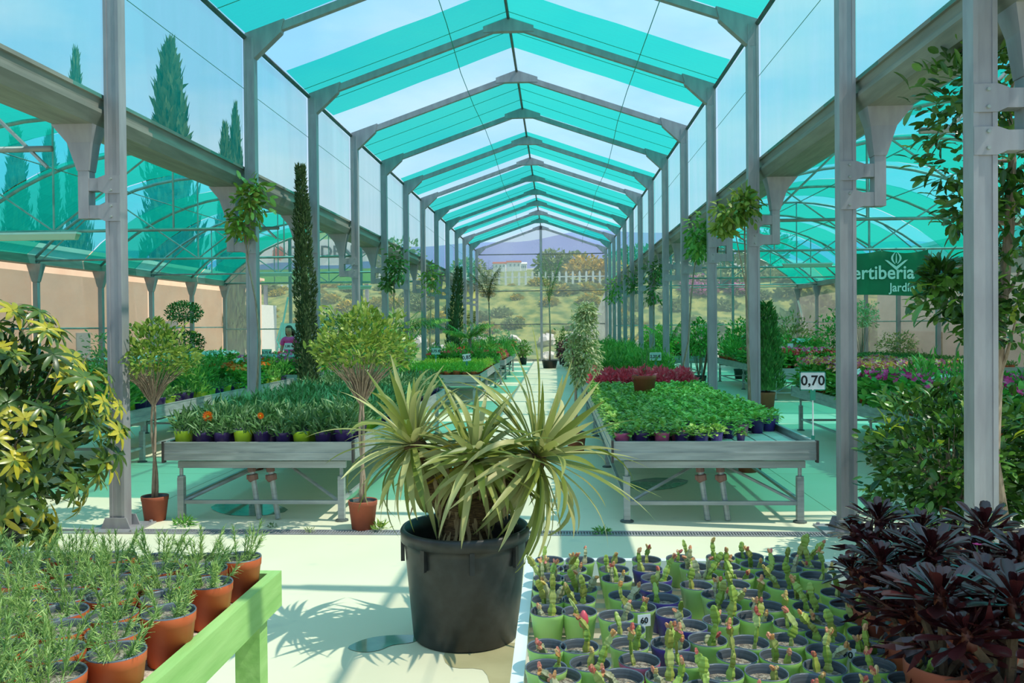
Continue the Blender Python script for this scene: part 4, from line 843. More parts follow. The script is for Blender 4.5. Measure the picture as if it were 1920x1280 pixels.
cp8 = [(265,345),(20,355),(270,395),(60,415),(350,480),(130,560),(240,630),(530,620),(310,705),(590,690),(60,815),(430,815),(680,810),(60,975),(295,960),(745,910),(720,1020),(345,1065),(20,1080),(480,1200),(870,1180)]
purp = {10, 17, 23, 29, 38, 42, 48}; cp += [(1440+a/4, 960+b/4) for a, b in cp8]
P_ = np.array([GZ(u, v, .85)[:2] for u, v in cp])
extra = [(x, y) for y in (1.80, 1.68, 1.56) for x in np.arange(0, .8, .12)]; P_ = np.concatenate([P_, np.array(extra)])
for it in range(60):
    for i in range(len(P_)):
        d = P_[i]-P_; l = np.hypot(d[:, 0], d[:, 1]); l[i] = 9
        for j in np.where(l < .0955)[0]: s_ = d[j]/(l[j]+1e-6)*(.0955-l[j])*.5; P_[i] += s_; P_[j] -= s_
P_[:, 0] = np.clip(P_[:, 0], -.028, 3); P_[:, 1] = np.minimum(P_[:, 1], 2.785)
PM_ = {k: potm(.0465, .085, m, POTIN, RIMM, .72, 20, .14, .045, .22) for k, m in (('lime green', LIME), ('purple', PURP), ('pink', PINKP))}; CS = soilm(.0465, .085, SOILG, .22, 20)
CV = [cactus(200+i) for i in range(16)]; CPR = {}
order = np.argsort(-P_[:, 1]); rowsz = 9; lab_of = {}
for r0 in range(0, len(order), rowsz):
    grp = sorted(order[r0:r0+rowsz], key=lambda i: P_[i, 0])
    for c_, i in enumerate(grp): lab_of[i] = (r0//rowsz, c_)
nb = {1: 'one upright stem', 2: 'two stems', 3: 'three stems'}
for i, (x, y) in enumerate(P_):
    col = 'purple' if i in purp else ('pink' if i == 54 else 'lime green'); v = int(rg.integers(16)); key = (col, v)
    if key not in CPR: t = thing('potted_cactus', 'x', 'cactus'); CPR[key] = proto(t, [('pot', PM_[col]), ('soil', CS)]+CV[v])
    ns = sum(1 for q in CV[v] if q[0] == 'cactus_stem'); bd = any(q[0] == 'flower_bud' for q in CV[v]); r_, c_ = lab_of[i]
    CPR[key].use((x, y, .766), rg.random()*6.28, 1, '%s cactus pot, %s%s, %s row from back, %s from left' % (col, nb[ns], ', pink buds' if bd else '', ORD[min(r_, 12)], ORD[c_]), 'small potted cacti on the white edged bench')
p = GZ(1096, 1240, .80); t = thing('red_tulip_bud', 'large red closed bud standing among the cactus pots, left part', 'flower', (p[0], p[1]+.05, .83)); mb = MB(); mb.lathe([(0, 0), (.009, .006), (.0125, .02), (.010, .034), (.004, .044), (0, .046)], 10, (0, 0, .03)); obj('bud', mb.mesh('bud', REDB, True), t); mb = MB(); mb.tube([(0, 0, -.02), (0, 0, .033)], .0025, 6); obj('stem', mb.mesh('stem', CACT), t)
def tag_label(u, v, z, txt, lab, w_=.035, h_=.03, rot=.2):
    p = GZ(u, v, z); t = thing('plant_tag', lab, 'tag', tuple(p), rot); mb = MB(); mb.box((-w_/2, 0, 0), (w_/2, .0015, h_)); mb.box((-.003, 0, -.03), (.003, .0015, 0)); obj('tag_face', mb.mesh('tag_face', SIGNW), t)
    if txt: obj('lettering', textmesh(txt, h_*.7, INK, .0004), t, (0, -.001, h_*.5))
tag_label(1208, 1174, .83, '60', 'white plant tag marked 60 between lime and purple cactus pots', rot=.3); tag_label(1590, 1240, .83, '60', 'white plant tag on a lime pot before the dark rosettes', rot=-.3)
# ------------------------------------------------------------------ dark rosettes on the right
def aleaf(seed, L_=.085, Wd=.022):
    rg = np.random.default_rng(seed); mb = MB(); leafset(mb, [(0, 0, 0)], [(1, 0, 0)], (0, 0, 1), L_, Wd, SPAT, rg.uniform(-.1, .2), .22); return mb.mesh('leaf', AEOL, True)
AL = [aleaf(i, .072+.011*i, .025+.002*i) for i in range(3)]
def rosette_parts(n=34, s=1.):
    out = []
    for i in range(n):
        q = i/n; az = i*2.39996; el = math.radians(80-88*q**.8); sc = (.42+.62*min(q*1.6, 1))*s
        m = Matrix.Rotation(az, 4, 'Z') @ Matrix.Translation((.008*q, 0, .018*(1-q))) @ Matrix.Rotation(-el, 4, 'Y') @ Matrix.Scale(sc, 4); out.append(('leaf', AL[i % 3], None, m))
    return out
def rosette_core():
    mb = MB(); mb.lathe([(0, -.02), (.01, -.015), (.012, .0), (.006, .02), (0, .024)], 8); return mb.mesh('rosette', mat('orange_brown_core', '#7a3a1c', '#4a1c18', rough=.5), True)
CORE = rosette_core()
def aeonium(idx):
    rg = np.random.default_rng(300+idx); t = thing('dark_rosette_plant', 'x', 'succulent'); parts = [('pot', potm(.07, .13, TERRAD, POTIN, TERRAD, .76, 18, .2, .05)), ('soil', soilm(.07, .13, SOIL, .2, 18))]
    st = MB(); heads = []
    for k in range(3 if idx % 2 else 4):
        a = k*2.1+idx; hx, hy, hz = .055*math.cos(a)*(1.3 if k else .2), .055*math.sin(a)*(1.3 if k else .2), .235+.03*rg.random()-(.045 if k else 0); st.tube([(0, 0, .1), (hx*.5, hy*.5, .16), (hx, hy, hz)], [.009, .008, .007], 6)
        heads.append(('rosette', CORE, rosette_parts(30 if k else 36, 1.1 if k == 0 else .85), Matrix.Translation((hx, hy, hz)) @ Matrix.Rotation(.35*(k > 0), 4, Vector((-hy, hx, 0)).normalized() if k else Vector((1, 0, 0)))))
    parts.append(('stem', st.mesh('stem', BARKD))); dry = MB(); P, D = dome(60, .07, .09, .17, rg, .5, -.9); D[:, 2] -= .3; leafset(dry, P, D, rg.normal(size=P.shape), .07, .014, LP3, .3); parts.append(('lower_leaves', dry.mesh('lower_leaves', AEOL)))
    return proto(t, parts+heads)
AE = [aeonium(i) for i in range(3)]
for i, (u, v, sc, lb) in enumerate(((1640, 1040, 1.05, 'dark purple rosette plant at the far left corner of its group'), (1735, 1035, .95, 'dark purple rosette plant, second from the left in the far row'), (1650, 1110, .95, 'dark rosette plant in terracotta pot behind the lime pots, left edge'), (1752, 1118, 1.1, 'glossy dark rosette plant in the middle of its group'), (1838, 1072, 1.15, 'tall dark rosette plant before the right post'),
        (1712, 1165, .9, 'dark rosette plant beside the lime cactus pots, near edge'), (1855, 1165, 1.0, 'dark rosette plant second from the right edge'), (1770, 1225, 1.15, 'nearest dark rosette plant in brown pot'), (1905, 1120, 1.05, 'dark rosette plant at the right picture edge, far one'), (1890, 1262, 1.2, 'largest purple glossy rosette plant at the lower right corner'), (1690, 1065, .9, 'low dark rosette plant between the two far rosettes'))):
    p = GZ(u, v, .93); AE[i % 3].use((p[0], min(p[1], 2.74), .767), i*1.3, sc*.95, lb, 'dark purple rosette succulents')
for i, (u, v, lb) in enumerate(((1895, 1055, 'rosemary sprig behind the dark rosettes at the right edge'), (1800, 1045, 'rosemary plant half hidden by the dark rosettes'))):
    p = GZ(u, v, .9); RP[i+1].use((p[0], 2.72, .767), 1+i, 1, lb, 'rosemary among the dark rosettes')
p = GZ(1832, 1006, 1.08); t = thing('magenta_flower', 'tiny magenta flower above the dark rosettes before the right post', 'flower', (p[0], p[1], 1.06)); mb = MB(); leafset(mb, np.zeros((5, 3)), [(math.cos(a), math.sin(a), .5) for a in np.arange(5)*1.256], (0, 0, 1), .011, .009, OVAL); obj('petals', mb.mesh('petals', FMAG), t); mb = MB(); mb.tube([(0, 0, -.2), (0, 0, 0)], .0012, 4); obj('stem', mb.mesh('stem', ROSE), t)
# ------------------------------------------------------------------ the big palm-like plant in its black tub
PC = GZ(874, 1188); PX, PY = PC[0], PC[1]
t = thing('yucca_palm', 'large sword-leaved yucca with three heads in a black plastic tub, centre', 'plant', (PX, PY, 0))
mb = MB(); mb.lathe([(0, 0), (.262, 0), (.272, .012), (.312, .47), (.314, .50), (.332, .505), (.334, .555), (.326, .568), (.312, .565), (.306, .5), (.295, .40)], 48); tub = obj('tub', mb.mesh('tub', BLACKP, True), t)
for a in range(0, 360, 45):                                        # ribs and lugs under the rim
    mb = MB(); mb.box((.312, -.012, .40), (.332, .012, .506)); obj('lug', mb.mesh('lug', BLACKP), tub, None, (0, 0, math.radians(a+12)))
mb = MB(); mb.lathe([(0, .43), (.15, .42), (.297, .41)], 32); obj('soil', mb.mesh('soil', SOIL, True), t)
HA = np.array([-.27, .0, 1.0]); HB = np.array([.06, -.1, .93]); HC = np.array([.38, .04, .93])
mb = MB(); mb.tube([(-.01, 0, .38), (0, 0, .5), (.0, .0, .62), (.0, 0, .72)], [.15, .125, .13, .14], 18)
mb.tube([(-.02, 0, .62), (-.12, .01, .76), (-.22, .02, .9), HA], [.11, .09, .07, .055], 14); mb.tube([(0, -.02, .66), (.03, -.05, .78), (.05, -.07, .88), HB], [.1, .08, .065, .05], 14); mb.tube([(.04, 0, .66), (.17, .02, .72), (.29, .03, .80), (.35, .04, .87), HC], [.12, .1, .08, .065, .05], 14)
obj('trunk', mb.mesh('trunk', PALMB, True), t)
dead = MB(); r5 = np.random.default_rng(9); n = 130; th = r5.random(n)*6.28; zz = r5.uniform(.5, .9, n); cxp = np.where(zz > .7, r5.choice([-.15, .05, .2], n), 0.)
leafset(dead, np.stack([cxp+.12*np.cos(th), .12*np.sin(th), zz], 1), np.stack([np.cos(th)*.5, np.sin(th)*.5, -1+0*th], 1), np.stack([np.cos(th), np.sin(th), 0*th], 1), r5.uniform(.06, .16, n), .02, LP3, .1); obj('dead_leaf_bases', dead.mesh('dead_leaf_bases', mat('dead_leaf', '#7a6446', '#a08862', rough=.9)), t)
def sword(L_, W_, el, droop, twist, rg):
    """one strap leaf from the origin along +X, rising at el and bending over by droop"""
    k = 12; e = el; p = np.zeros(3); V = []; side = np.array([0, 1., 0]); ph = twist
    for i in range(k):
        q = i/(k-1); wv = W_*(.55+.45*min(q*4, 1))*(1-max(0, (q-.45)/.55)**1.7)+.001; e = el-droop*q**1.6
        d = np.array([math.cos(e), 0, math.sin(e)]); u = np.array([-math.sin(e), 0, math.cos(e)]); a = ph*q; sd = side*math.cos(a)+u*math.sin(a); up = -side*math.sin(a)+u*math.cos(a)
        V += [p-sd*wv/2+up*wv*.16, p.copy(), p+sd*wv/2+up*wv*.16]; p = p+d*L_/(k-1)
    mb = MB(); mb.add(V, [(i*3+j, i*3+j+1, (i+1)*3+j+1, (i+1)*3+j) for i in range(k-1) for j in range(2)]); return mb
r6 = np.random.default_rng(31)
def head(c, n, lean, Lr, elmax=84, elmin=-35, az_bias=None):
    R0 = Matrix.Identity(4); lv = Vector(lean)
    if lv.length > 0: ax = Vector((0, 0, 1)).cross(lv.normalized()); R0 = Matrix.Rotation(lv.length, 4, ax)
    for i in range(n):
        q = (i+.5)/n; az = i*2.39996+r6.normal()*.15; el = math.radians(elmax-(elmax-elmin)*q**.85+r6.normal()*7); L_ = r6.uniform(*Lr)*(1 if q > .15 else .85)
        droop = max(.05, r6.normal(.35, .25))+q*1.5*r6.random(); 
        if r6.random() < .12: droop += 1.3
        m_ = SWORDP if r6.random() < .3 else (SWORDY if r6.random() < .03 and q > .5 else SWORD)
        me = sword(L_, r6.uniform(.028, .044), el, droop, r6.normal()*.5, r6).mesh('leaf', m_, True)
        o = obj('leaf', me, t); o.matrix_local = Matrix.Translation(Vector(c)) @ R0 @ Matrix.Rotation(az, 4, 'Z') @ Matrix.Translation((.02, 0, -.03*q))
head(HA, 92, (-.2, -.1, 0), (.36, .56), 86, -60); head(HB, 84, (.12, -.35, 0), (.32, .50), 84, -60); head(HC, 108, (.78, -.08, 0), (.44, .70), 80, -55)
# ------------------------------------------------------------------ shrubs and trees
def crownm(n, r, h, L_, W_, m, seed, prof=OVAL, hol=.45, low=-.9, clumps=0, up=.2, bend=.2, fold=0.):
    rg = np.random.default_rng(seed); mb = MB(); P, D = dome(n, r, h, 0, rg, hol, low)
    if clumps: P = P*(1+.16*np.sin(P[:, :1]*9/r+1)+.14*np.sin(P[:, 2:3]*11/h)+.12*np.sin(P[:, 1:2]*8/r+2))
    D[:, 2] += up; leafset(mb, P, D, rg.normal(size=P.shape)*.6+np.array([0, 0, 1.]), L_*rg.uniform(.6, 1.25, len(P)), W_*rg.uniform(.7, 1.2, len(P)), prof, bend, fold); return mb
def twigs(n, r, z0, z1, seed, rad=.006, m=BARK, x0=0, y0=0):
    rg = np.random.default_rng(seed); mb = MB()
    for i in range(n):
        a = rg.random()*6.28; q = r*rg.uniform(.3, 1); mb.tube([(x0, y0, z0), (x0+q*.4*math.cos(a), y0+q*.4*math.sin(a), z0+(z1-z0)*.45), (x0+q*math.cos(a), y0+q*math.sin(a), z0+(z1-z0)*rg.uniform(.7, 1))], [rad, rad*.7, rad*.3], 4)
    return mb.mesh('branches', m)
def standard(name, label, cat, x, y, pr, ph, zc, r, h, n, L_, W_, lm, seed, tr=.014, potm_=TERRAD, twin=False, lean=(0, 0), prof=OVAL, zpot=0, tw=26, clump=1, low=-.9):
    t = thing(name, label, cat, (x, y, zpot)); obj('pot', potm(pr, ph, potm_, POTIN, potm_, .76, 24, .16, .05, .1), t); obj('soil', soilm(pr, ph, SOIL, .1, 20), t)
    zt = zc-h*(1.05 if low > -.5 else .75); mb = MB(); lx, ly = lean
    for s in ((-1, 1) if twin else (0,)):
        pts = [(s*tr*1.1*math.cos(q*5)+lx*q, s*tr*1.1*math.sin(q*5)+ly*q+.01*math.sin(q*7), ph*.85+(zt+h*.3-ph*.85)*q) for q in np.linspace(0, 1, 9)]; mb.tube(pts, np.linspace(tr*1.15, tr*.7, 9), 7)
    obj('trunk', mb.mesh('trunk', BARK, True), t); obj('branches', twigs(tw, r*.95, zt, zc+h*(.15 if low > -.5 else .5), seed, tr*.36, BARK, lx, ly), t)
    obj('foliage', crownm(n, r, h, L_, W_, lm, seed, prof, .45, low, clump).mesh('foliage', lm), t, (lx, ly, zc)); return t
p = GZ(291, 975); standard('standard_fig', 'variegated round-headed standard tree in terracotta pot left of the left bench', 'tree', -3.36, 6.80, .11, .2, 1.30, .32, .34, 1500, .055, .022, VARI, 41, .013, twin=True, tw=110, low=-.28)
p = GZ(671, 985); standard('standard_fig', 'variegated round-headed standard tree in terracotta pot between left bench and yucca', 'tree', -1.545, 6.55, .115, .22, 1.36, .37, .38, 1900, .055, .024, VARI, 42, .014, twin=True, tw=130, low=-.22)
p = GY(325, 600, 13.2); tt = standard('topiary_tree', 'dark clipped two-ball topiary tree in the left nave', 'tree', p[0], 13.6, .16, .3, 1.86, .30, .19, 1500, .04, .02, MAGN, 43, .018, lean=(0, 0), clump=0, potm_=BLACKP, tw=12)
obj('lower_ball', crownm(1400, .33, .2, .04, .02, MAGN, 44, OVAL, .5, -.9).mesh('lower_ball', MAGN), tt, (0, 0, 1.36))
# umbrella bush (lower left): compound leaves, each of eight leaflets
def umbrella_leaf(seed, m):
    rg = np.random.default_rng(seed); mb = MB(); n = 8; a = np.arange(n)*6.283/n+rg.normal(size=n)*.08; D = np.stack([np.cos(a), np.sin(a), np.full(n, .12)-.25*rg.random(n)], 1)
    leafset(mb, D*.006, D, (0, 0, 1), rg.uniform(.085, .12, n), rg.uniform(.028, .036, n), OVAL, rg.uniform(.15, .45, n), .12); mb.tube([(0, 0, 0), (-.01, 0, -.06), (-.04, 0, -.13)], .0022, 4); return mb.mesh('leaf', m, True)
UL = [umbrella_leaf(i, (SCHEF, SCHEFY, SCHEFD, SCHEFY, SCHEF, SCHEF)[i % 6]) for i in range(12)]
bx, by = -3.80, 5.35
t = thing('umbrella_bush', 'large green and yellow variegated umbrella bush at the left picture edge', 'shrub', (bx, by, 0)); obj('pot', potm(.24, .3, BLACKP, POTIN, BLACKP, .78, 24), t); obj('soil', soilm(.24, .3, SOIL, .2, 20), t)
obj('branches', twigs(60, .7, .25, 1.5, 5, .012, BARK), t)
r7 = np.random.default_rng(12); k = 0
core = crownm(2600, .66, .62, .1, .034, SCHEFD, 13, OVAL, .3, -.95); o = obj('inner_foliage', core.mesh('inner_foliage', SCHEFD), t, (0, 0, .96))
for i in range(296):
    d = nrm(r7.normal(size=3))
    if d[1] > .55: d[1] *= -1
    zc = .97; R_ = np.array([.86, .68, .85]); q = .82+.2*r7.random(); pnt = d*R_*q; 
    if pnt[2]+zc < .16: pnt[2] = .2-zc+r7.random()*.3
    if pnt[2] > .35: pnt[:2] *= .92
    nrmv = Vector(nrm(d*np.array([1, 1, .5])+np.array([0.15, -.1, .55])+r7.normal(size=3)*.25)); o = obj('leaf', UL[(3 if r7.random() < .22 and pnt[2] > -.1 else 0)+3*int(r7.integers(0, 3))] if False else UL[int(r7.integers(12))], t, tuple(pnt+np.array([0, 0, zc])), nrmv.to_track_quat('Z', 'Y').to_euler()); o.scale = (r7.uniform(.85, 1.3),)*3
# right: glossy bush and magnolia-like tree
def bush(name, label, x, y, zc, r, h, n, L_, W_, m, seed, nl=0, leafs=None, potr=.2, ph=.25, stems=40):
    t = thing(name, label, 'shrub', (x, y, 0)); obj('pot', potm(potr, ph, BLACKP, POTIN, BLACKP, .78, 20), t); obj('soil', soilm(potr, ph, SOIL, .2, 18), t); obj('branches', twigs(stems, r*.8, ph*.8, zc+h*.6, seed, .009, BARK), t)
    obj('foliage', crownm(n, r, h, L_, W_, m, seed, OVAL, .35, -.95, 1, .1, .25, .1).mesh('foliage', m), t, (0, 0, zc)); rg = np.random.default_rng(seed)
    for i in range(nl):
        d = nrm(rg.normal(size=3)); pt = d*np.array([r, r, h])*rg.uniform(.9, 1.08)+np.array([0, 0, zc]); dd = Vector(nrm(d*.8+rg.normal(size=3)*.5+np.array([0, 0, .1])))
        o = obj('leaf', leafs[int(rg.integers(len(leafs)))], t, tuple(pt), (dd.to_track_quat('X', 'Z')).to_euler()); o.scale = (rg.uniform(.7, 1.2),)*3
    return t
def bigleaf(seed, m, L_=.1, W_=.042):
    rg = np.random.default_rng(seed); mb = MB(); leafset(mb, [(0, 0, 0)], [(1, 0, 0)], (0, 0, 1), L_, W_, OVAL, rg.uniform(.1, .35), .16); mb.tube([(-.02, 0, 0), (0, 0, 0)], .0016, 4); return mb.mesh('leaf', m, True)
ML = [bigleaf(i, MAGN if i % 6 else MAGY, .085+.01*(i % 4)) for i in range(7)]
bush('glossy_bush', 'dark glossy-leaved bush left of the nearest right post', 2.62, 5.75, .66, .50, .48, 2600, .075, .036, MAGN, 61, 200, ML)
bush('glossy_bush', 'dark glossy-leaved bush behind the nearest right post, at the picture edge', 3.42, 5.55, .62, .55, .52, 2600, .075, .036, MAGN, 62, 160, ML)
t = thing('magnolia_tree', 'tall glossy-leaved tree with leaning grey trunk at the right picture edge', 'tree', (2.72, 5.2, 0)); obj('pot', potm(.2, .28, BLACKP, POTIN, BLACKP, .78, 20), t); obj('soil', soilm(.2, .28, SOIL, .2, 18), t)
def W_(u, v, y): q = GY(u, v, y); return (q[0]-2.72, q[1]-5.2, q[2])
tk = [(0, 0, .2), W_(1862, 860, 5.2), W_(1868, 720, 5.15), W_(1880, 560, 5.1), W_(1893, 420, 5.1), W_(1898, 300, 5.1), W_(1890, 180, 5.1)]
mb = MB(); mb.tube(tk, [.038, .036, .034, .031, .028, .022, .012], 10); obj('trunk', mb.mesh('trunk', BARK, True), t)
mb = MB(); br = []; r8 = np.random.default_rng(77)
CL = [((1790, 180), .24, .3), ((1800, 290), .26, .28), ((1850, 160), .22, .3), ((1905, 130), .24, .3), ((1815, 390), .17, .17), ((1900, 300), .22, .3), ((1915, 500), .22, .26), ((1790, 560), .22, .16), ((1830, 600), .15, .15), ((1905, 600), .18, .2), ((1765, 520), .1, .1), ((1925, 400), .2, .25)]
tot = 0
for i, ((u, v), rr, hh) in enumerate(CL):
    c = np.array(W_(u, v, 5.05)); j = min(range(len(tk)), key=lambda q: abs(tk[q][2]-(c[2]-.18))); a = np.array(tk[j]); mid = (a+c)/2+np.array([0, 0, -.03]); mb.tube([a, mid, c], [.014, .01, .005], 6)
    f = crownm(150, rr, hh, .085, .036, MAGN, 80+i, OVAL, .2, -.95, 0, 0, .2, .12); obj('foliage', f.mesh('foliage', MAGN), t, tuple(c))
    for q in range(24):
        d = nrm(r8.normal(size=3)); pt = c+d*np.array([rr, rr, hh])*r8.uniform(.75, 1.12); dd = Vector(nrm(d+r8.normal(size=3)*.5)); yel = (i in (6, 5) and r8.random() < .6)
        o = obj('leaf', ML[0] if yel or r8.random() < .05 else ML[int(r8.integers(1, 6))], t, tuple(pt), dd.to_track_quat('X', 'Z').to_euler()); o.scale = (r8.uniform(.8, 1.25),)*3
obj('branches', mb.mesh('branches', BARK), t)
# columnar cypress in a pot by the second left post
p = GY(579, 600, 10.9); t = thing('potted_cypress', 'tall narrow potted cypress standing before the third left post', 'tree', (p[0], 10.9, 0)); obj('pot', potm(.16, .26, BLACKP, POTIN, BLACKP, .78, 20), t); obj('soil', soilm(.16, .26, SOIL, .2, 18), t); mb = MB(); mb.tube([(0, 0, .2), (0, 0, 1.6)], .025, 6); obj('trunk', mb.mesh('trunk', BARKD), t)
def column(n, r, z0, z1, L_, m, seed, lean=0):
    rg = np.random.default_rng(seed); q = rg.random(n); th = rg.random(n)*6.28; R = r*(1-.7*q**2.4)*rg.uniform(.55, 1.05, n)*(1+.15*np.sin(q*25+th*2)); P = np.stack([R*np.cos(th)+lean*q, R*np.sin(th), z0+(z1-z0)*q], 1)
    mb = MB(); leafset(mb, P, np.stack([.5*np.cos(th), .5*np.sin(th), 1+0*th], 1)+rg.normal(size=(n, 3))*.3, rg.normal(size=(n, 3)), L_*rg.uniform(.6, 1.3, n), L_*.3, LP3, .1, mi=0); mb.tube([(lean*.0, 0, z0), (lean, 0, z1-.3)], [r*.62, r*.18], 8); return mb.mesh('foliage', m)
obj('foliage', column(7500, .15, .3, 3.72, .06, CYPR, 91, -.09), t)
# slim climbing trees tied to the posts
def slim(label, base, pts, blobs, m, seed, n=420, L_=.075, tr=.016, col=BARK, potr=.13):
    y = base[1]; t = thing('slim_potted_tree', label, 'tree', (base[0], y, 0)); obj('pot', potm(potr, .24, TERRAD, POTIN, TERRAD, .78, 18), t); obj('soil', soilm(potr, .24, SOIL, .2, 16), t)
    P3 = [(0, 0, .2)]+[(GY(u, v, y)[0]-base[0], 0.02*i, GY(u, v, y)[2]) for i, (u, v) in enumerate(pts)]; mb = MB(); mb.tube(P3, np.linspace(tr, tr*.5, len(P3)), 6); obj('trunk', mb.mesh('trunk', col, True), t)
    br = MB()
    for i, (u, v, ru, rv) in enumerate(blobs):
        c = GY(u, v, y); s = y/FOC; cc = (c[0]-base[0], .02, c[2]); obj('foliage', crownm(int(n*ru*rv/2600)+40, ru*s*1.1, rv*s*1.15, L_*1.15, L_*.5, m, seed+i, OVAL, .1, -.95, 1, -.5, .4).mesh('foliage', m), t, cc)
        a = np.array(P3[-1] if i else P3[-2]); br.tube([a, (a+np.array(cc))/2, cc], [.008, .006, .003], 4)
    obj('branches', br.mesh('branches', col), t); return t
slim('slim tree leaning on the second left post with sparse yellow-green leaves', (-3.42, 9.25), [(487, 640), (478, 560), (462, 490), (455, 430)], [(470, 375, 30, 36), (452, 420, 24, 26), (478, 350, 14, 12)], VARI, 101, 330, .09)
slim('slim pale-trunked tree beside the right post with the first far gutter bracket', (2.12, 9.25), [(1402, 640), (1400, 540), (1398, 450)], [(1372, 400, 34, 26), (1398, 385, 22, 26), (1355, 425, 16, 18), (1395, 365, 18, 10)], VARI, 111, 420, .08, .02)
slim('slim tree with dark curving trunk and hanging dark green leaves by the third right post', (2.02, 12.3), [(1330, 640), (1336, 560), (1345, 480), (1350, 440)], [(1312, 445, 24, 38), (1350, 430, 14, 20)], GLEAF, 121, 800, .08, .02, BARKD)
slim('slim tree with pale trunk bending left by the fourth right post', (1.95, 14.1), [(1291, 640), (1296, 560), (1303, 500), (1310, 480)], [(1306, 466, 16, 24)], GLEAF, 131, 700, .08, .02)
slim('slim leafy tree by the sixth right post', (1.9, 19.3), [(1225, 640), (1226, 560), (1228, 520)], [(1230, 505, 20, 22), (1222, 545, 12, 30)], TREEG, 141, 600, .09, .02)
slim('slim leafy tree by the eighth right post', (1.9, 24.3), [(1186, 620), (1187, 560)], [(1187, 528, 14, 22)], TREEG, 151, 700, .1, .02)
slim('young tree with green crown near the end of the right post row', (1.85, 28.6), [(1150, 620), (1152, 580)], [(1152, 545, 16, 24)], GLEAF, 161, 800, .1, .02)
slim('slim leafy tree by the fifth left post', (-3.35, 16.4), [(735, 640), (738, 580), (738, 520)], [(740, 500, 18, 34), (725, 530, 10, 14)], TREEG, 171, 700, .1, .02)
slim('slim yellow-green tree by the seventh left post', (-3.3, 21.3), [(806, 640), (808, 580)], [(808, 525, 16, 30)], VARI, 181, 800, .1, .02)
t = thing('potted_cypress', 'second narrow cypress, farther along the left post row', 'tree', (GY(846, 600, 24.4)[0], 24.4, 0)); obj('pot', potm(.17, .28, BLACKP, POTIN, BLACKP, .78, 16), t); obj('foliage', column(1800, .22, .35, 3.3, .11, CYPR, 95, .25), t); mb = MB(); mb.tube([(0, 0, .2), (0, 0, .6)], .03, 6); obj('trunk', mb.mesh('trunk', BARKD), t)
# variegated fig and conifer
p = GZ(1088, 787); t = standard('variegated_fig', 'cream and green variegated weeping fig at the left end of the crimson plants', 'tree', .24, 10.6, .13, .24, 1.32, .2, .5, 10, .05, .02, VARY, 200, .02, tw=10)
for i, (u, v, ru, rv) in enumerate(((1095, 615, 26, 40), (1078, 660, 22, 40), (1105, 668, 26, 38), (1100, 585, 20, 20), (1085, 700, 14, 26))): c = GY(u, v, 10.6); s = 10.6/FOC; obj('foliage', crownm(520, ru*s, rv*s, .06, .022, VARY, 210+i, OVAL, .2, -.95, 0, -.5, .4).mesh('foliage', VARY), t, (c[0]-.24, 0, c[2]))
p = GZ(1437, 765); t = thing('potted_conifer', 'soft green potted conifer behind the second right post', 'tree', (p[0], p[1], 0)); obj('pot', potm(.17, .3, TERRAD, POTIN, TERRAD, .78, 20), t); obj('soil', soilm(.17, .3, SOIL, .2, 16), t); obj('foliage', column(2600, .3, .35, 1.95, .1, TREEG, 221), t); mb = MB(); mb.tube([(0, 0, .2), (0, 0, 1.)], .02, 6); obj('trunk', mb.mesh('trunk', BARKD), t)
# palms: feather fronds
def frond(L_, droop, el, seed, m, lw=.018, ll=.2, nl=34):
    rg = np.random.default_rng(seed); k = 14; p = np.zeros(3); C_ = []; T_ = []
    for i in range(k): q = i/(k-1); e = el-droop*q**1.4; d = np.array([math.cos(e), 0, math.sin(e)]); C_.append(p.copy()); T_.append(d); p = p+d*L_/(k-1)
    mb = MB(); mb.tube(C_, np.linspace(.008, .002, k), 4); C_ = np.array(C_); T_ = np.array(T_); q = np.linspace(.18, 1, nl); idx = q*(k-1); i0 = np.clip(idx.astype(int), 0, k-2); P = C_[i0]+(C_[i0+1]-C_[i0])*(idx-i0)[:, None]; D = T_[i0]
    for s in (-1, 1): leafset(mb, P, D*.6+np.array([0, s*1., -.25])+rg.normal(size=P.shape)*.08, (0, 0, 1), ll*np.sin(np.pi*np.clip(q*.85+.1, 0, 1))+.04, lw, LP3, .35)
    return mb.mesh('frond', m)
def palm(label, x, y, zt, n, L_, m, seed, el=(.5, 1.4), droop=(.6, 1.6), tr=.03, ll=.2, lw=.018, potr=.18, zb=0., pm=BLACKP):
    rg = np.random.default_rng(seed); t = thing('potted_palm', label, 'palm', (x, y, zb)); obj('pot', potm(potr, .3, pm, POTIN, pm, .78, 18), t); obj('soil', soilm(potr, .3, SOIL, .2, 14), t)
    mb = MB(); mb.tube([(0, 0, .22), (.03, 0, zt*.5), (0, 0, zt)], [tr, tr*.85, tr*.7], 8); obj('trunk', mb.mesh('trunk', BARK, True), t); fm = [frond(L_*rg.uniform(.8, 1.1), rg.uniform(*droop), rg.uniform(*el), seed+i, m, lw, ll) for i in range(5)]
    for i in range(n): obj('frond', fm[i % 5], t, (0, 0, zt), (0, 0, i*2.4+rg.random()*.4))
    return t
q = GZ(1027, 689); palm('tall slim palm with upright crown before the end wall post', GY(1030, 600, 31)[0], 31.0, 2.4, 9, 1.75, GLEAF, 401, (1.35, 1.52), (.1, .4), .035, .3, .03, .3)
palm('tall brownish palm with broom-like crown, left of the aisle end', GY(917, 600, 27.2)[0], 27.2, 2.35, 13, 1.45, leafmat('dry_palm_leaf', ['#8a8250', '#a08a66', '#7f8f4a', '#b09a80'], .3, .6), 411, (1.2, 1.5), (.15, .75), .03, .4, .03, .2, .0)
palm('arching palm with long feather fronds behind the left post row', -4.2, 19.6, 1.0, 9, 2.0, TREEG, 421, (.7, 1.35), (.8, 1.7), .06, .35, .03)
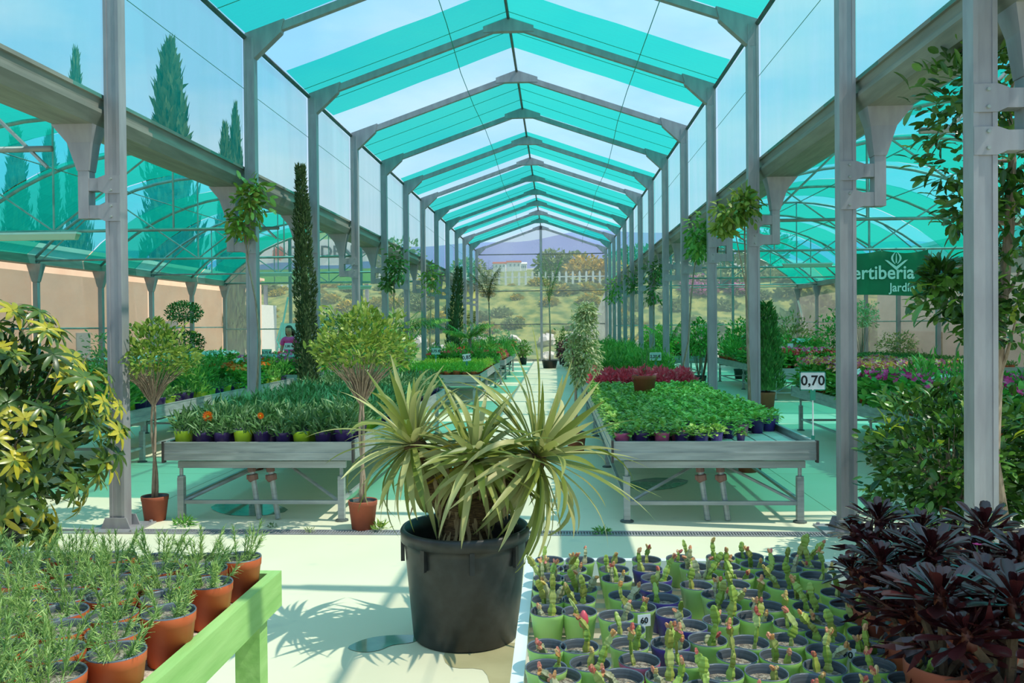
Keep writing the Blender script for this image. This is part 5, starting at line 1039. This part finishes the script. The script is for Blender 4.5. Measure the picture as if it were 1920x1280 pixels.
palm('second arching palm farther along the left nave', -4.0, 22.6, 1.0, 8, 1.8, GLEAF, 431, (.8, 1.4), (.7, 1.5), .06, .32, .03)
palm('spiky fan-like palm on the left side of the aisle, near the herbs', -2.3, 22.1, 1.25, 14, .75, GLEAF, 441, (.2, 1.5), (.2, .9), .06, .22, .02, .16)
palm('small palm standing beside the right aisle bench', 2.45, 18.4, 1.1, 8, .8, GLEAF, 451, (.4, 1.4), (.5, 1.3), .02, .2, .02, .14)
palm('small palm by the end wall, left corner', -2.6, 35.6, .8, 8, 1.0, TREEG, 461, (.5, 1.4), (.5, 1.3), .04, .25, .03, .2)
# pots along the end wall and shrubs between the rows
def small(label, x, y, r, h, m, seed, zc=None, pm=BLACKP, potr=.16, L_=.12, n=420, zb=0, name='potted_shrub'):
    t = thing(name, label, 'shrub', (x, y, zb)); obj('pot', potm(potr, .28, pm, POTIN, pm, .78, 16), t); obj('soil', soilm(potr, .28, SOIL, .2, 14), t); zc = zc or .3+h*.85; obj('branches', twigs(14, r*.7, .22, zc+h*.4, seed, .01), t); obj('foliage', crownm(n, r, h, L_, L_*.42, m, seed, OVAL, .25, -.9, 1, 0, .3).mesh('foliage', m), t, (0, 0, zc)); return t
DR = leafmat('dark_red_shrub_leaf', ['#4a2a2c', '#6a3a3a', '#3a2428'], .2, .5); PKV = leafmat('pinkish_shrub_leaf', ['#a88a88', '#8f9a78', '#c0a4a0'], .3, .5)
for a in [('pale pinkish shrub in black pot by the end wall, first left of the palm', -1.95, 33.6, .45, .5, PKV, 501), ('low green shrub in dark pot by the end wall, left of the palm', -1.35, 33.9, .3, .35, VARI, 502), ('dark red shrub in black pot right of the end wall palm', .35, 32.2, .3, .38, DR, 503), ('upright conifer by the end wall right of the palm', .25, 33.8, .28, .6, TREEG, 504),
          ('grey-green shrub left of the herb benches by the post row', -3.1, 30.2, .5, .8, SHRUBG, 505), ('pale shrub at the end of the left bench row', -2.0, 30.6, .45, .65, VARY, 506)]: small(*a)
for a in [('dense dark shrub behind the second standard tree', -3.0, 14.2, .55, .42, GLEAF, 511, 1.15, BLACKP, .2, .09, 1500), ('dark green shrub between the fourth and fifth left posts', -3.9, 15.2, .36, .5, GLEAF, 512, .95, BLACKP, .2, .09, 1000), ('round dark green shrub behind the left herb bench', -3.95, 18.4, .42, .55, GLEAF, 513, 1.2, BLACKP, .2, .09, 1000), ('bright green rounded shrub by the seventh left post', -3.9, 20.6, .4, .45, HERB, 514, .95, BLACKP, .2, .09, 900),
          ('loose grey-green shrub in the left nave behind the first left post', -8.4, 15.3, .5, .62, SHRUBG, 515, .95, BLACKP, .2, .08, 900), ('pale grey-green shrub left of the second left post', -5.6, 14.0 if False else 20.2, .3, .7, SHRUBG, 516, 1.3, BLACKP, .2, .08, 700),
          ('round dark green shrub in the right nave beside the third right post', 3.6, 21.4, .5, .55, GLEAF, 521, 1.15, BLACKP, .2, .1, 1100), ('bright green rounded shrub right of the fourth right post', 2.7, 23.9 if False else 22.6, .42, .5, HERB, 522, 1.05, BLACKP, .2, .1, 1000), ('second dark shrub in the right nave, nearer its middle', 5.3, 24.4, .45, .5, GLEAF, 523, 1.2, BLACKP, .2, .1, 900),
          ('small round olive-green shrub beside the slim pale tree', 4.0, 17.0 if False else 16.6, .33, .3, TREEG, 524, 1.28, BLACKP, .18, .07, 800), ('pale yellow-green round-headed shrub below the green banner', GY(1657, 640, 22)[0], 23.6, .42, .4, VARY, 525, 1.75, BLACKP, .2, .08, 900), ('dark green shrub right of the third near post', GY(1606, 650, 22)[0], 23.9, .45, .8, GLEAF, 526, 1.1, BLACKP, .2, .1, 900),
          ('silvery low shrub before the clay arches', GY(1690, 650, 23.6)[0], 23.7, .6, .35, SHRUBG, 527, .95, BLACKP, .2, .08, 900), ('pale grass-like shrub at the far corner of the right nave', 8.7, 31.5, .9, .9, SHRUBG, 528, 1.0, BLACKP, .25, .14, 900)]: small(*a)
p = GY(1208, 726, 10.4); t = thing('terracotta_bowl_plant', 'wide terracotta pot of crimson plants standing among the green seedlings', 'plant', (p[0], 10.4, .765)); mb = MB(); mb.lathe([(.10, -.165), (.085, 0), (0, 0)], 14); obj('upturned_pot', mb.mesh('upturned_pot', TERRAD), t); obj('pot', potm(.15, .2, TERRAD, POTIN, TERRAD, .78, 24, .22, .06), t); obj('soil', soilm(.15, .2, SOIL, .2, 18), t); f = fol('crimson', 5)[0]; o = obj('foliage', f, t, (0, 0, .07)); o.scale = (1.3, 1.3, 1)
obj('foliage', twigs(9, .12, .15, .6, 3, .004, GREYL), t)
# under the right bench: terracotta pots seen behind it
for i, (u, v, lb) in enumerate(((1410, 890, 'brown terracotta pot standing on the floor behind the right bench legs'), (1437, 765, None))):
    if lb: p = GZ(u, v); t = thing('terracotta_pot', lb, 'pot', (p[0], p[1]+.2, 0)); obj('pot_body', potm(.12, .26, TERRAD, POTIN, TERRAD, .8, 20), t); obj('soil', soilm(.12, .26, SOIL, .2, 16), t)
# weeds on the floor line
for i, (u, v, r, lb) in enumerate(((343, 985, .09, 'small green weed beside the left bench foot'), (580, 997, .045, 'tiny pale weed on the joint before the left bench'), (712, 992, .075, 'weed growing beside the second terracotta pot'), (1128, 1000, .06, 'low weed growing from the drain grate'), (512, 988, .04, 'dark tiny weed under the left bench edge'))):
    p = GZ(u, v); t = thing('weed', lb, 'weed', (p[0], p[1], 0)); f = crownm(70 if r > .05 else 36, r, r*.6, r*.7, r*.2, (GLEAF, VARI)[i % 2 if i < 4 else 0], 600+i, LP3, .1, 0, 0, .2, .4); obj('foliage', f.mesh('foliage', (GLEAF, VARY, VARI, GLEAF, MAGN)[i]), t); mb = MB(); mb.tube([(0, 0, 0), (0, 0, r*.4)], .004, 4); obj('stem', mb.mesh('stem', GREYL), t)
# ------------------------------------------------------------------ signs
def price(txt, lab, u, v, y, w_, h_, zb, face=SIGNW, frame=TEALF, tilt=0, stick=WHITE, rot=0):
    p = GY(u, v, y); t = thing('price_sign', lab, 'sign', (p[0], y, zb), rot); hc = p[2]-zb; B = Matrix.Translation((0, 0, hc)) @ Matrix.Rotation(tilt, 4, 'Y')
    mb = MB(); f = h_*.05; mb.box((-w_/2, 0, -h_/2), (w_/2, .006, -h_/2+f)); mb.box((-w_/2, 0, h_/2-f), (w_/2, .006, h_/2)); mb.box((-w_/2, 0, -h_/2), (-w_/2+f, .006, h_/2)); mb.box((w_/2-f, 0, -h_/2), (w_/2, .006, h_/2)); o = obj('frame', mb.mesh('frame', frame), t); o.matrix_local = B
    mb = MB(); mb.box((-w_/2+f, .001, -h_/2+f), (w_/2-f, .005, h_/2-f)); o = obj('face', mb.mesh('face', face), t); o.matrix_local = B
    o = obj('lettering', textmesh(txt, h_*.74 if len(txt) < 5 else h_*.5, INK, .0006), t); o.matrix_local = B @ Matrix.Translation((0, -.001, 0))
    mb = MB(); mb.tube([(0, .003, 0), (0, .003, hc-h_*.45)], max(.004, h_*.04), 6); obj('stick', mb.mesh('stick', stick), t)
    if h_ > .12: mb = MB(); mb.box((-.012, -.004, -.015), (.012, .012, .04)); obj('clip', mb.mesh('clip', TEALF), t); mb = MB(); mb.box((-.02, -.004, hc-h_*.5-.08), (.02, .01, hc-h_*.5)); obj('clip', mb.mesh('clip', TEALF), t)
price('0,70', 'price sign reading 0,70 at the corner of the right front bench', 1524, 714, 6.82, .205, .15, .655)
price('0,85', 'tilted white price sign reading 0,85 on the bright herb bench', 875, 670, 16.2, .16, .14, .66, SIGNW, WHITE, -.12)
price('0,75 €', 'dark teal price sign reading 0,75 € left of the bright herbs', 817, 658, 17.8, .2, .15, .66, SIGNT, TEALF)
price('0,75 €', 'dark teal price sign reading 0,75 € at the left end of the pink geraniums', 500, 661, 16.5, .2, .14, .66, SIGNT, TEALF)
price('1,80 €', 'white price sign reading 1,80 € in front of the woman', 542, 649, 16.7, .19, .13, .66, SIGNW, WHITE)
price('2,20 €', 'pale price sign reading 2,20 € behind the crimson row on the right bench', 1229, 668, 14.7, .2, .14, .66, SIGNT, SIGNW)
price('1,40', 'white price sign reading 1,40 among the pink and yellow flowers', 1665, 695, 10.5, .15, .12, .62, SIGNW, SIGNW)
p = GZ(1482, 643, 1.2); t = thing('blank_label', 'small white card among the red geraniums of the right nave', 'sign', (GY(1482, 642, 19)[0], 19, .6)); mb = MB(); mb.box((-.06, 0, .42), (.06, .004, .54)); obj('face', mb.mesh('face', SIGNW), t); mb = MB(); mb.tube([(0, .003, 0), (0, .003, .44)], .005, 5); obj('stick', mb.mesh('stick', WHITE), t)
# banner
BG1 = mat('banner_green', '#0c6a48', '#0f7550', rough=.6, scale=3)
a = GY(1568, 470, 16.9); b = GY(1740, 553, 16.9); bw = b[0]-a[0]; bh = a[2]-b[2]
t = thing('banner', 'dark green banner with white lettering hanging from a tie bar in the right nave', 'banner', (a[0], 16.9, b[2]))
mb = MB(); nx = 24; nz = 8; V = []
def bw_(x, z): return .012*math.sin(x*9+.6)+.006*math.sin(x*21)
def btop(q): return bh*(1-.07*abs(math.sin(math.pi*2*q))) if q else bh
for i in range(nx+1):
    for j in range(nz+1): q = i/nx; z = btop(q)*j/nz+(bh*.02*math.sin(q*5) if j == 0 else 0); V.append((bw*q+(.02*(1-j/nz) if i == 0 else 0), bw_(bw*q, z), z))
mb.add(V, [(i*(nz+1)+j, (i+1)*(nz+1)+j, (i+1)*(nz+1)+j+1, i*(nz+1)+j+1) for i in range(nx) for j in range(nz)]); obj('cloth', mb.mesh('cloth', BG1, True), t)
kx = bw/172.
obj('lettering', textmesh('Fertiberia', 35*kx*1.04, WHITE, .001, 'RIGHT', .93), t, (bw*(1714-1568)/172, -.024, bh*(553-512)/83)); obj('lettering', textmesh('Jardín', 21*kx*1.1, WHITE, .001, 'RIGHT', .9), t, (bw*(1715-1568)/172, -.024, bh*(553-539)/83))
mb = MB(); cx_ = bw*(1680-1568)/172; z0 = bh*(553-507)/83; u_ = kx
for s in (-1, 1):
    for w0, w1 in ((22, 17), (13, 9)): mb.add([(cx_, -.024, z0), (cx_+s*w0*u_, -.024, z0+20*u_), (cx_+s*(w0-6)*u_, -.024, z0+19*u_), (cx_, -.024, z0+7*u_)] if w0 == 22 else [(cx_, -.024, z0), (cx_, -.024, z0+.1*u_), (cx_, -.024, z0+.1*u_)][:3], [(0, 1, 2, 3)] if w0 == 22 else [(0, 1, 2)])
    pts = [(s*(3+7*math.sin(math.pi*q))*u_, (12+22*q)*u_) for q in np.linspace(0, 1, 7)]; pti = [(s*(1.5+4.5*math.sin(math.pi*q))*u_, (12+22*q)*u_) for q in np.linspace(0, 1, 7)]
    V = [(cx_+x_, -.024, z0+z_) for x_, z_ in pts]+[(cx_+x_, -.024, z0+z_) for x_, z_ in pti]; mb.add(V, [(i, i+1, 8+i, 7+i) for i in range(6)])
mb.add([(cx_-1.4*u_, -.024, z0+14*u_), (cx_+1.4*u_, -.024, z0+14*u_), (cx_+.6*u_, -.024, z0+32*u_), (cx_-.6*u_, -.024, z0+32*u_)], [(0, 1, 2, 3)]); obj('emblem', mb.mesh('emblem', WHITE), t)
for q in (0, .5, 1): mb = MB(); mb.tube([(bw*q, 0, bh*.97), (bw*q, .1, 3.05-b[2])], .006, 4); obj('tie_cord', mb.mesh('tie_cord', WHITE), t)
# fluorescent light fittings under the tie bars
def fitting(label, u0, u1, v, y):
    a = GY(u0, v, y); b = GY(u1, v, y); L_ = b[0]-a[0]; t = thing('strip_light', label, 'light', (a[0], y, a[2])); W = L_
    mb = MB(); V = [(0, -.06, .06), (W, -.06, .06), (W, .06, .06), (0, .06, .06), (.03, -.045, -.02), (W-.03, -.045, -.02), (W-.03, .045, -.02), (.03, .045, -.02)]; mb.add(V, [(4, 5, 1, 0), (5, 6, 2, 1), (6, 7, 3, 2), (7, 4, 0, 3), (7, 6, 5, 4)]); obj('diffuser', mb.mesh('diffuser', mat('cream_diffuser', '#d8d6bc', rough=.4)), t)
    mb = MB(); mb.box((-.01, -.065, .06), (W+.01, .065, .09)); obj('housing', mb.mesh('housing', WHITE), t)
    for q in (.2, .8): mb = MB(); mb.tube([(W*q, 0, .09), (W*q, 0, 3.05-a[2])], .006, 4); obj('hanger', mb.mesh('hanger', STEEL), t)
fitting('long cream strip light under the tie bar at the left picture edge', -20, 147, 449, 11.9); fitting('cream strip light in the left nave behind the second post', 480, 545, 517, 21.9); fitting('cream strip light in the right nave left of the banner', 1468, 1560, 500, 21.9); fitting('cream strip light at the right picture edge behind the leaning tree', 1862, 1990, 420, 11.9); fitting('pale strip light in the left nave beyond the cypress column', 634, 696, 541, 26.4)
# folding white frame, white table near the woman
xw = GY(528, 600, 24.6)[0]; t = thing('white_trolley', 'white metal trolley frame with white panel behind the woman', 'trolley', (xw, 24.6, 0))
mb = MB(); mb.box((.0, .0, .9), (1.15, .04, 1.72)); obj('panel', mb.mesh('panel', WHITE), t)
mb = MB(); mb.tube([(-.35, 0, .1), (-.05, 0, 1.3), (.2, 0, 2.5)], .03, 6); mb.tube([(0, 0, 1.72), (-.12, -.1, 1.2), (.05, -.2, .9)], .025, 6); mb.tube([(1.15, 0, 0), (1.15, 0, 1.8)], .03, 6); mb.tube([(0, 0, 0), (0, 0, 1.75)], .03, 6); obj('frame', mb.mesh('frame', WHITE), t)
xw = GY(611, 600, 25.2)[0]; t = thing('white_table', 'tall round white table with thin legs right of the cypress column', 'table', (xw, 25.2, 0)); mb = MB(); mb.lathe([(0, 1.5), (.3, 1.5), (.31, 1.53), (0, 1.54)], 20); obj('table_top', mb.mesh('table_top', WHITE), t)
for s in (0, 1, 2): a = s*2.09; mb = MB(); mb.tube([(.2*math.cos(a), .2*math.sin(a), 1.5), (.24*math.cos(a), .24*math.sin(a), 0)], .012, 5); obj('leg', mb.mesh('leg', DARKST), t)
mb = MB(); mb.tube([(.22*math.cos(a), .22*math.sin(a), .95) for a in np.linspace(0, 6.283, 13)], .01, 4); obj('ring', mb.mesh('ring', DARKST), t)
t = thing('white_bag', 'white paper bag standing on the tall white table', 'bag', (xw-.06, 25.2, 1.54)); mb = MB(); V = [(-.14, -.08, 0), (.14, -.08, 0), (.14, .08, 0), (-.14, .08, 0), (-.17, -.06, .3), (.13, -.06, .36), (.13, .06, .36), (-.17, .06, .3)]; mb.add(V, [(0, 3, 2, 1), (0, 1, 5, 4), (1, 2, 6, 5), (2, 3, 7, 6), (3, 0, 4, 7), (4, 5, 6, 7)]); obj('bag_body', mb.mesh('bag_body', WHITE), t)
# puddles and damp marks
WET = mat('shallow_water', '#5c8a74', '#6c9a80', rough=.05, spec=.8); DAMP = mat('damp_sandy_stain', '#a8a078', '#b8b088', rough=.5, scale=4)
def patch(name, label, cat, uv, m, z=.003):
    P = [GZ(u, v, z) for u, v in uv]; c = np.mean(P, 0); P = [p-c for p in P]; mb = MB(); n = len(P); Q = []
    for i in range(n):
        for q in (0, .33, .66): p0, p1, p2, p3 = P[i-1], P[i], P[(i+1) % n], P[(i+2) % n]; Q.append(.5*((2*p1)+(-p0+p2)*q+(2*p0-5*p1+4*p2-p3)*q*q+(-p0+3*p1-3*p2+p3)*q**3))
    mb.add([(x, y, 0) for x, y, _ in Q], [tuple(range(len(Q)))][::1]); o = obj(name, mb.mesh(name, m), None, (c[0], c[1], z)); tag(o, label, cat)
patch('puddle', 'shallow puddle on the floor at the left foot of the black tub', 'puddle', [(652, 1214), (672, 1202), (700, 1194), (740, 1190), (790, 1191), (775, 1203), (735, 1209), (712, 1218), (680, 1222)], WET)
patch('puddle', 'puddle under the left front bench', 'puddle', [(395, 950), (440, 938), (500, 942), (540, 955), (500, 965), (430, 965)], WET)
patch('puddle', 'dark puddle under the right front bench', 'puddle', [(1175, 905), (1230, 895), (1290, 900), (1260, 915), (1200, 918)], WET)
patch('damp_stain', 'sandy damp stain on the floor right of the black tub', 'stain', [(835, 1222), (900, 1222), (955, 1205), (985, 1215), (975, 1290), (925, 1290), (905, 1255), (845, 1250)], DAMP, .0015)
# ------------------------------------------------------------------ the woman in the pink shirt
def skin(name, pts, edges, radii, m, parent, sub=2, root=0):
    me = bpy.data.meshes.new('sk'); me.from_pydata(pts, edges, []); o = bpy.data.objects.new('sk', me); COL.objects.link(o); sk = o.modifiers.new('s', 'SKIN'); sk.use_smooth_shade = True
    for i, r in enumerate(radii): q = me.skin_vertices[0].data[i]; q.radius = (r, r) if not hasattr(r, '__len__') else r; q.use_root = (i == root)
    ss = o.modifiers.new('u', 'SUBSURF'); ss.levels = ss.render_levels = sub; bpy.context.view_layer.update()
    nm = bpy.data.meshes.new_from_object(o.evaluated_get(bpy.context.evaluated_depsgraph_get())); bpy.data.objects.remove(o); nm.materials.clear(); nm.materials.append(m); nm.name = name
    for p in nm.polygons: p.use_smooth = True
    return obj(name, nm, parent)
SKIN = mat('skin', '#c98f72', '#d8a184', rough=.55, scale=12); SHIRT = mat('hot_pink_cotton', '#ff4a9c', '#ff62a8', rough=.8); JEANS = mat('blue_denim', '#3c4f70', '#48608a', rough=.9); HAIRM = mat('dark_brown_hair', '#35231a', '#4c3324', rough=.6, scale=40, stretch=(6, 6, .5)); SHOE = mat('dark_shoe', '#2c2c30', rough=.6); EYEM = mat('eye_dark', '#20140f', rough=.3); LIPM = mat('lips', '#b05a58', rough=.5)
pp = GY(543, 618, 19.95); t = thing('person', 'woman in a hot pink t-shirt and jeans standing behind the pink geraniums, looking down', 'person', (pp[0], 19.95, 0), -.12)
V = [(0, 0, .90), (0, -.01, 1.08), (0, 0, 1.26), (0, .01, 1.34), (0, 0, 1.40), (0, -.03, 1.47),
     (-.09, 0, .86), (-.095, -.01, .48), (-.10, .03, .10), (-.10, -.10, .04), (.09, 0, .86), (.095, -.01, .48), (.10, .03, .10), (.10, -.10, .04),
     (-.165, .01, 1.31), (-.215, .0, 1.06), (-.17, -.16, .90), (-.13, -.22, .87), (.165, .01, 1.31), (.215, .0, 1.06), (.17, -.16, .90), (.13, -.22, .87)]
E_ = [(0, 1), (1, 2), (2, 3), (3, 4), (4, 5), (0, 6), (6, 7), (7, 8), (8, 9), (0, 10), (10, 11), (11, 12), (12, 13), (3, 14), (14, 15), (15, 16), (16, 17), (3, 18), (18, 19), (19, 20), (20, 21)]
Rr = [(.14, .10), (.115, .085), (.13, .09), (.10, .07), .045, .05, .085, .052, .036, .034, .085, .052, .036, .034, .05, .038, .026, .03, .05, .038, .026, .03]
V += []; n0 = len(V)
for s, w0 in ((-1, 17), (1, 21)):                                   # five fingers to each hand
    bx_, by_, bz_ = V[w0]
    for k in range(5):
        if k < 4: a = (bx_+s*(-.018+.012*k)*-1, by_-.03, bz_-.01+.003*k); b = (a[0]-s*.004, a[1]-.032+.004*abs(k-1.5), a[2]-.014); c = (b[0], b[1]-.012, b[2]-.02)
        else: a = (bx_-s*.028, by_-.0, bz_+.012); b = (a[0]-s*.014, a[1]-.02, a[2]+.002); c = (b[0], b[1]-.016, b[2]-.008)
        i = len(V); V += [a, b, c]; E_ += [(w0, i), (i, i+1), (i+1, i+2)]; Rr += [.0095, .0085, .007]
body = skin('body', V, E_, Rr, SKIN, t, 2)
skin('t_shirt', [(0, 0, .93), (0, -.01, 1.08), (0, 0, 1.25), (0, .01, 1.335), (-.165, .01, 1.305), (-.205, .0, 1.15), (.165, .01, 1.305), (.205, .0, 1.15)], [(0, 1), (1, 2), (2, 3), (3, 4), (4, 5), (3, 6), (6, 7)], [(.165, .125), (.14, .108), (.152, .112), (.112, .085), .064, .062, .064, .062], SHIRT, t, 2)
skin('jeans', [(0, 0, .92), (-.092, 0, .84), (-.097, -.01, .48), (-.102, .025, .12), (.092, 0, .84), (.097, -.01, .48), (.102, .025, .12)], [(0, 1), (1, 2), (2, 3), (0, 4), (4, 5), (5, 6)], [(.158, .12), .098, .066, .052, .098, .066, .052], JEANS, t, 2)
for s in (-1, 1): mb = MB(); mb.tube([(s*.1, .06, .05), (s*.1, -.04, .045), (s*.1, -.15, .035)], [.045, .045, .03], 10); obj('shoe', mb.mesh('shoe', SHOE, True), t)
def headmesh():
    mb = MB(); n = 20; pr = [(0, -.115), (.035, -.112), (.055, -.09), (.068, -.05), (.076, 0), (.077, .04), (.068, .08), (.045, .105), (.02, .115), (0, .117)]; mb.lathe(pr, n); v = mb.V[0]; f = v[:, 1] < 0; v[:, 1] *= 1.15; jaw = (v[:, 2] < -.03); v[jaw, 1] -= .012*(1-abs(v[jaw, 0])/.08)
    nose = (abs(v[:, 0]) < .02) & f & (abs(v[:, 2]+.005) < .03); v[nose, 1] -= .014; return mb.mesh('head', SKIN, True)
hd = obj('head', headmesh(), t, (0, -.035, 1.515), (.32, 0, .05))
for s in (-1, 1):
    mb = MB(); mb.lathe([(0, -.007), (.008, -.004), (.008, .004), (0, .007)], 8, (s*.03, -.083, .012)); obj('eye', mb.mesh('eye', EYEM, True), hd); mb = MB(); mb.tube([(s*.075, .0, -.02), (s*.085, .008, .005), (s*.078, .004, .025)], [.008, .012, .008], 6); obj('ear', mb.mesh('ear', SKIN, True), hd)
mb = MB(); mb.tube([(0, -.084, .015), (0, -.104, -.012), (0, -.09, -.022)], [.006, .012, .008], 6); obj('nose', mb.mesh('nose', SKIN, True), hd); mb = MB(); mb.tube([(-.022, -.084, -.052), (0, -.094, -.05), (.022, -.084, -.052)], [.003, .007, .003], 6); obj('mouth', mb.mesh('mouth', LIPM, True), hd)
mb = MB(); mb.lathe([(.083, -.06), (.09, 0), (.089, .05), (.074, .095), (.045, .122), (0, .132)], 20); v = mb.V[0]; v[:, 1] = v[:, 1]*1.1+.018; fr = (v[:, 1] < -.02) & (v[:, 2] < .07); v[fr, 1] = -.02; hh = obj('hair', mb.mesh('hair', HAIRM, True), hd)
mb = MB()
for a in np.linspace(.1, math.pi-.1, 12): mb.tube([(.085*math.cos(a), .03+.07*math.sin(a), .02), (.095*math.cos(a), .035+.075*math.sin(a), -.09), (.08*math.cos(a), .03+.06*math.sin(a), -.19)], [.022, .022, .008], 6)
obj('hair_length', mb.mesh('hair_length', HAIRM, True), hh) if False else obj('long_hair', mb.mesh('long_hair', HAIRM, True), hd)
# drop prototypes that were never placed
for o in list(bpy.data.objects):
    if o.get('label') == 'x':
        for c in list(o.children_recursive): bpy.data.objects.remove(c)
        bpy.data.objects.remove(o)
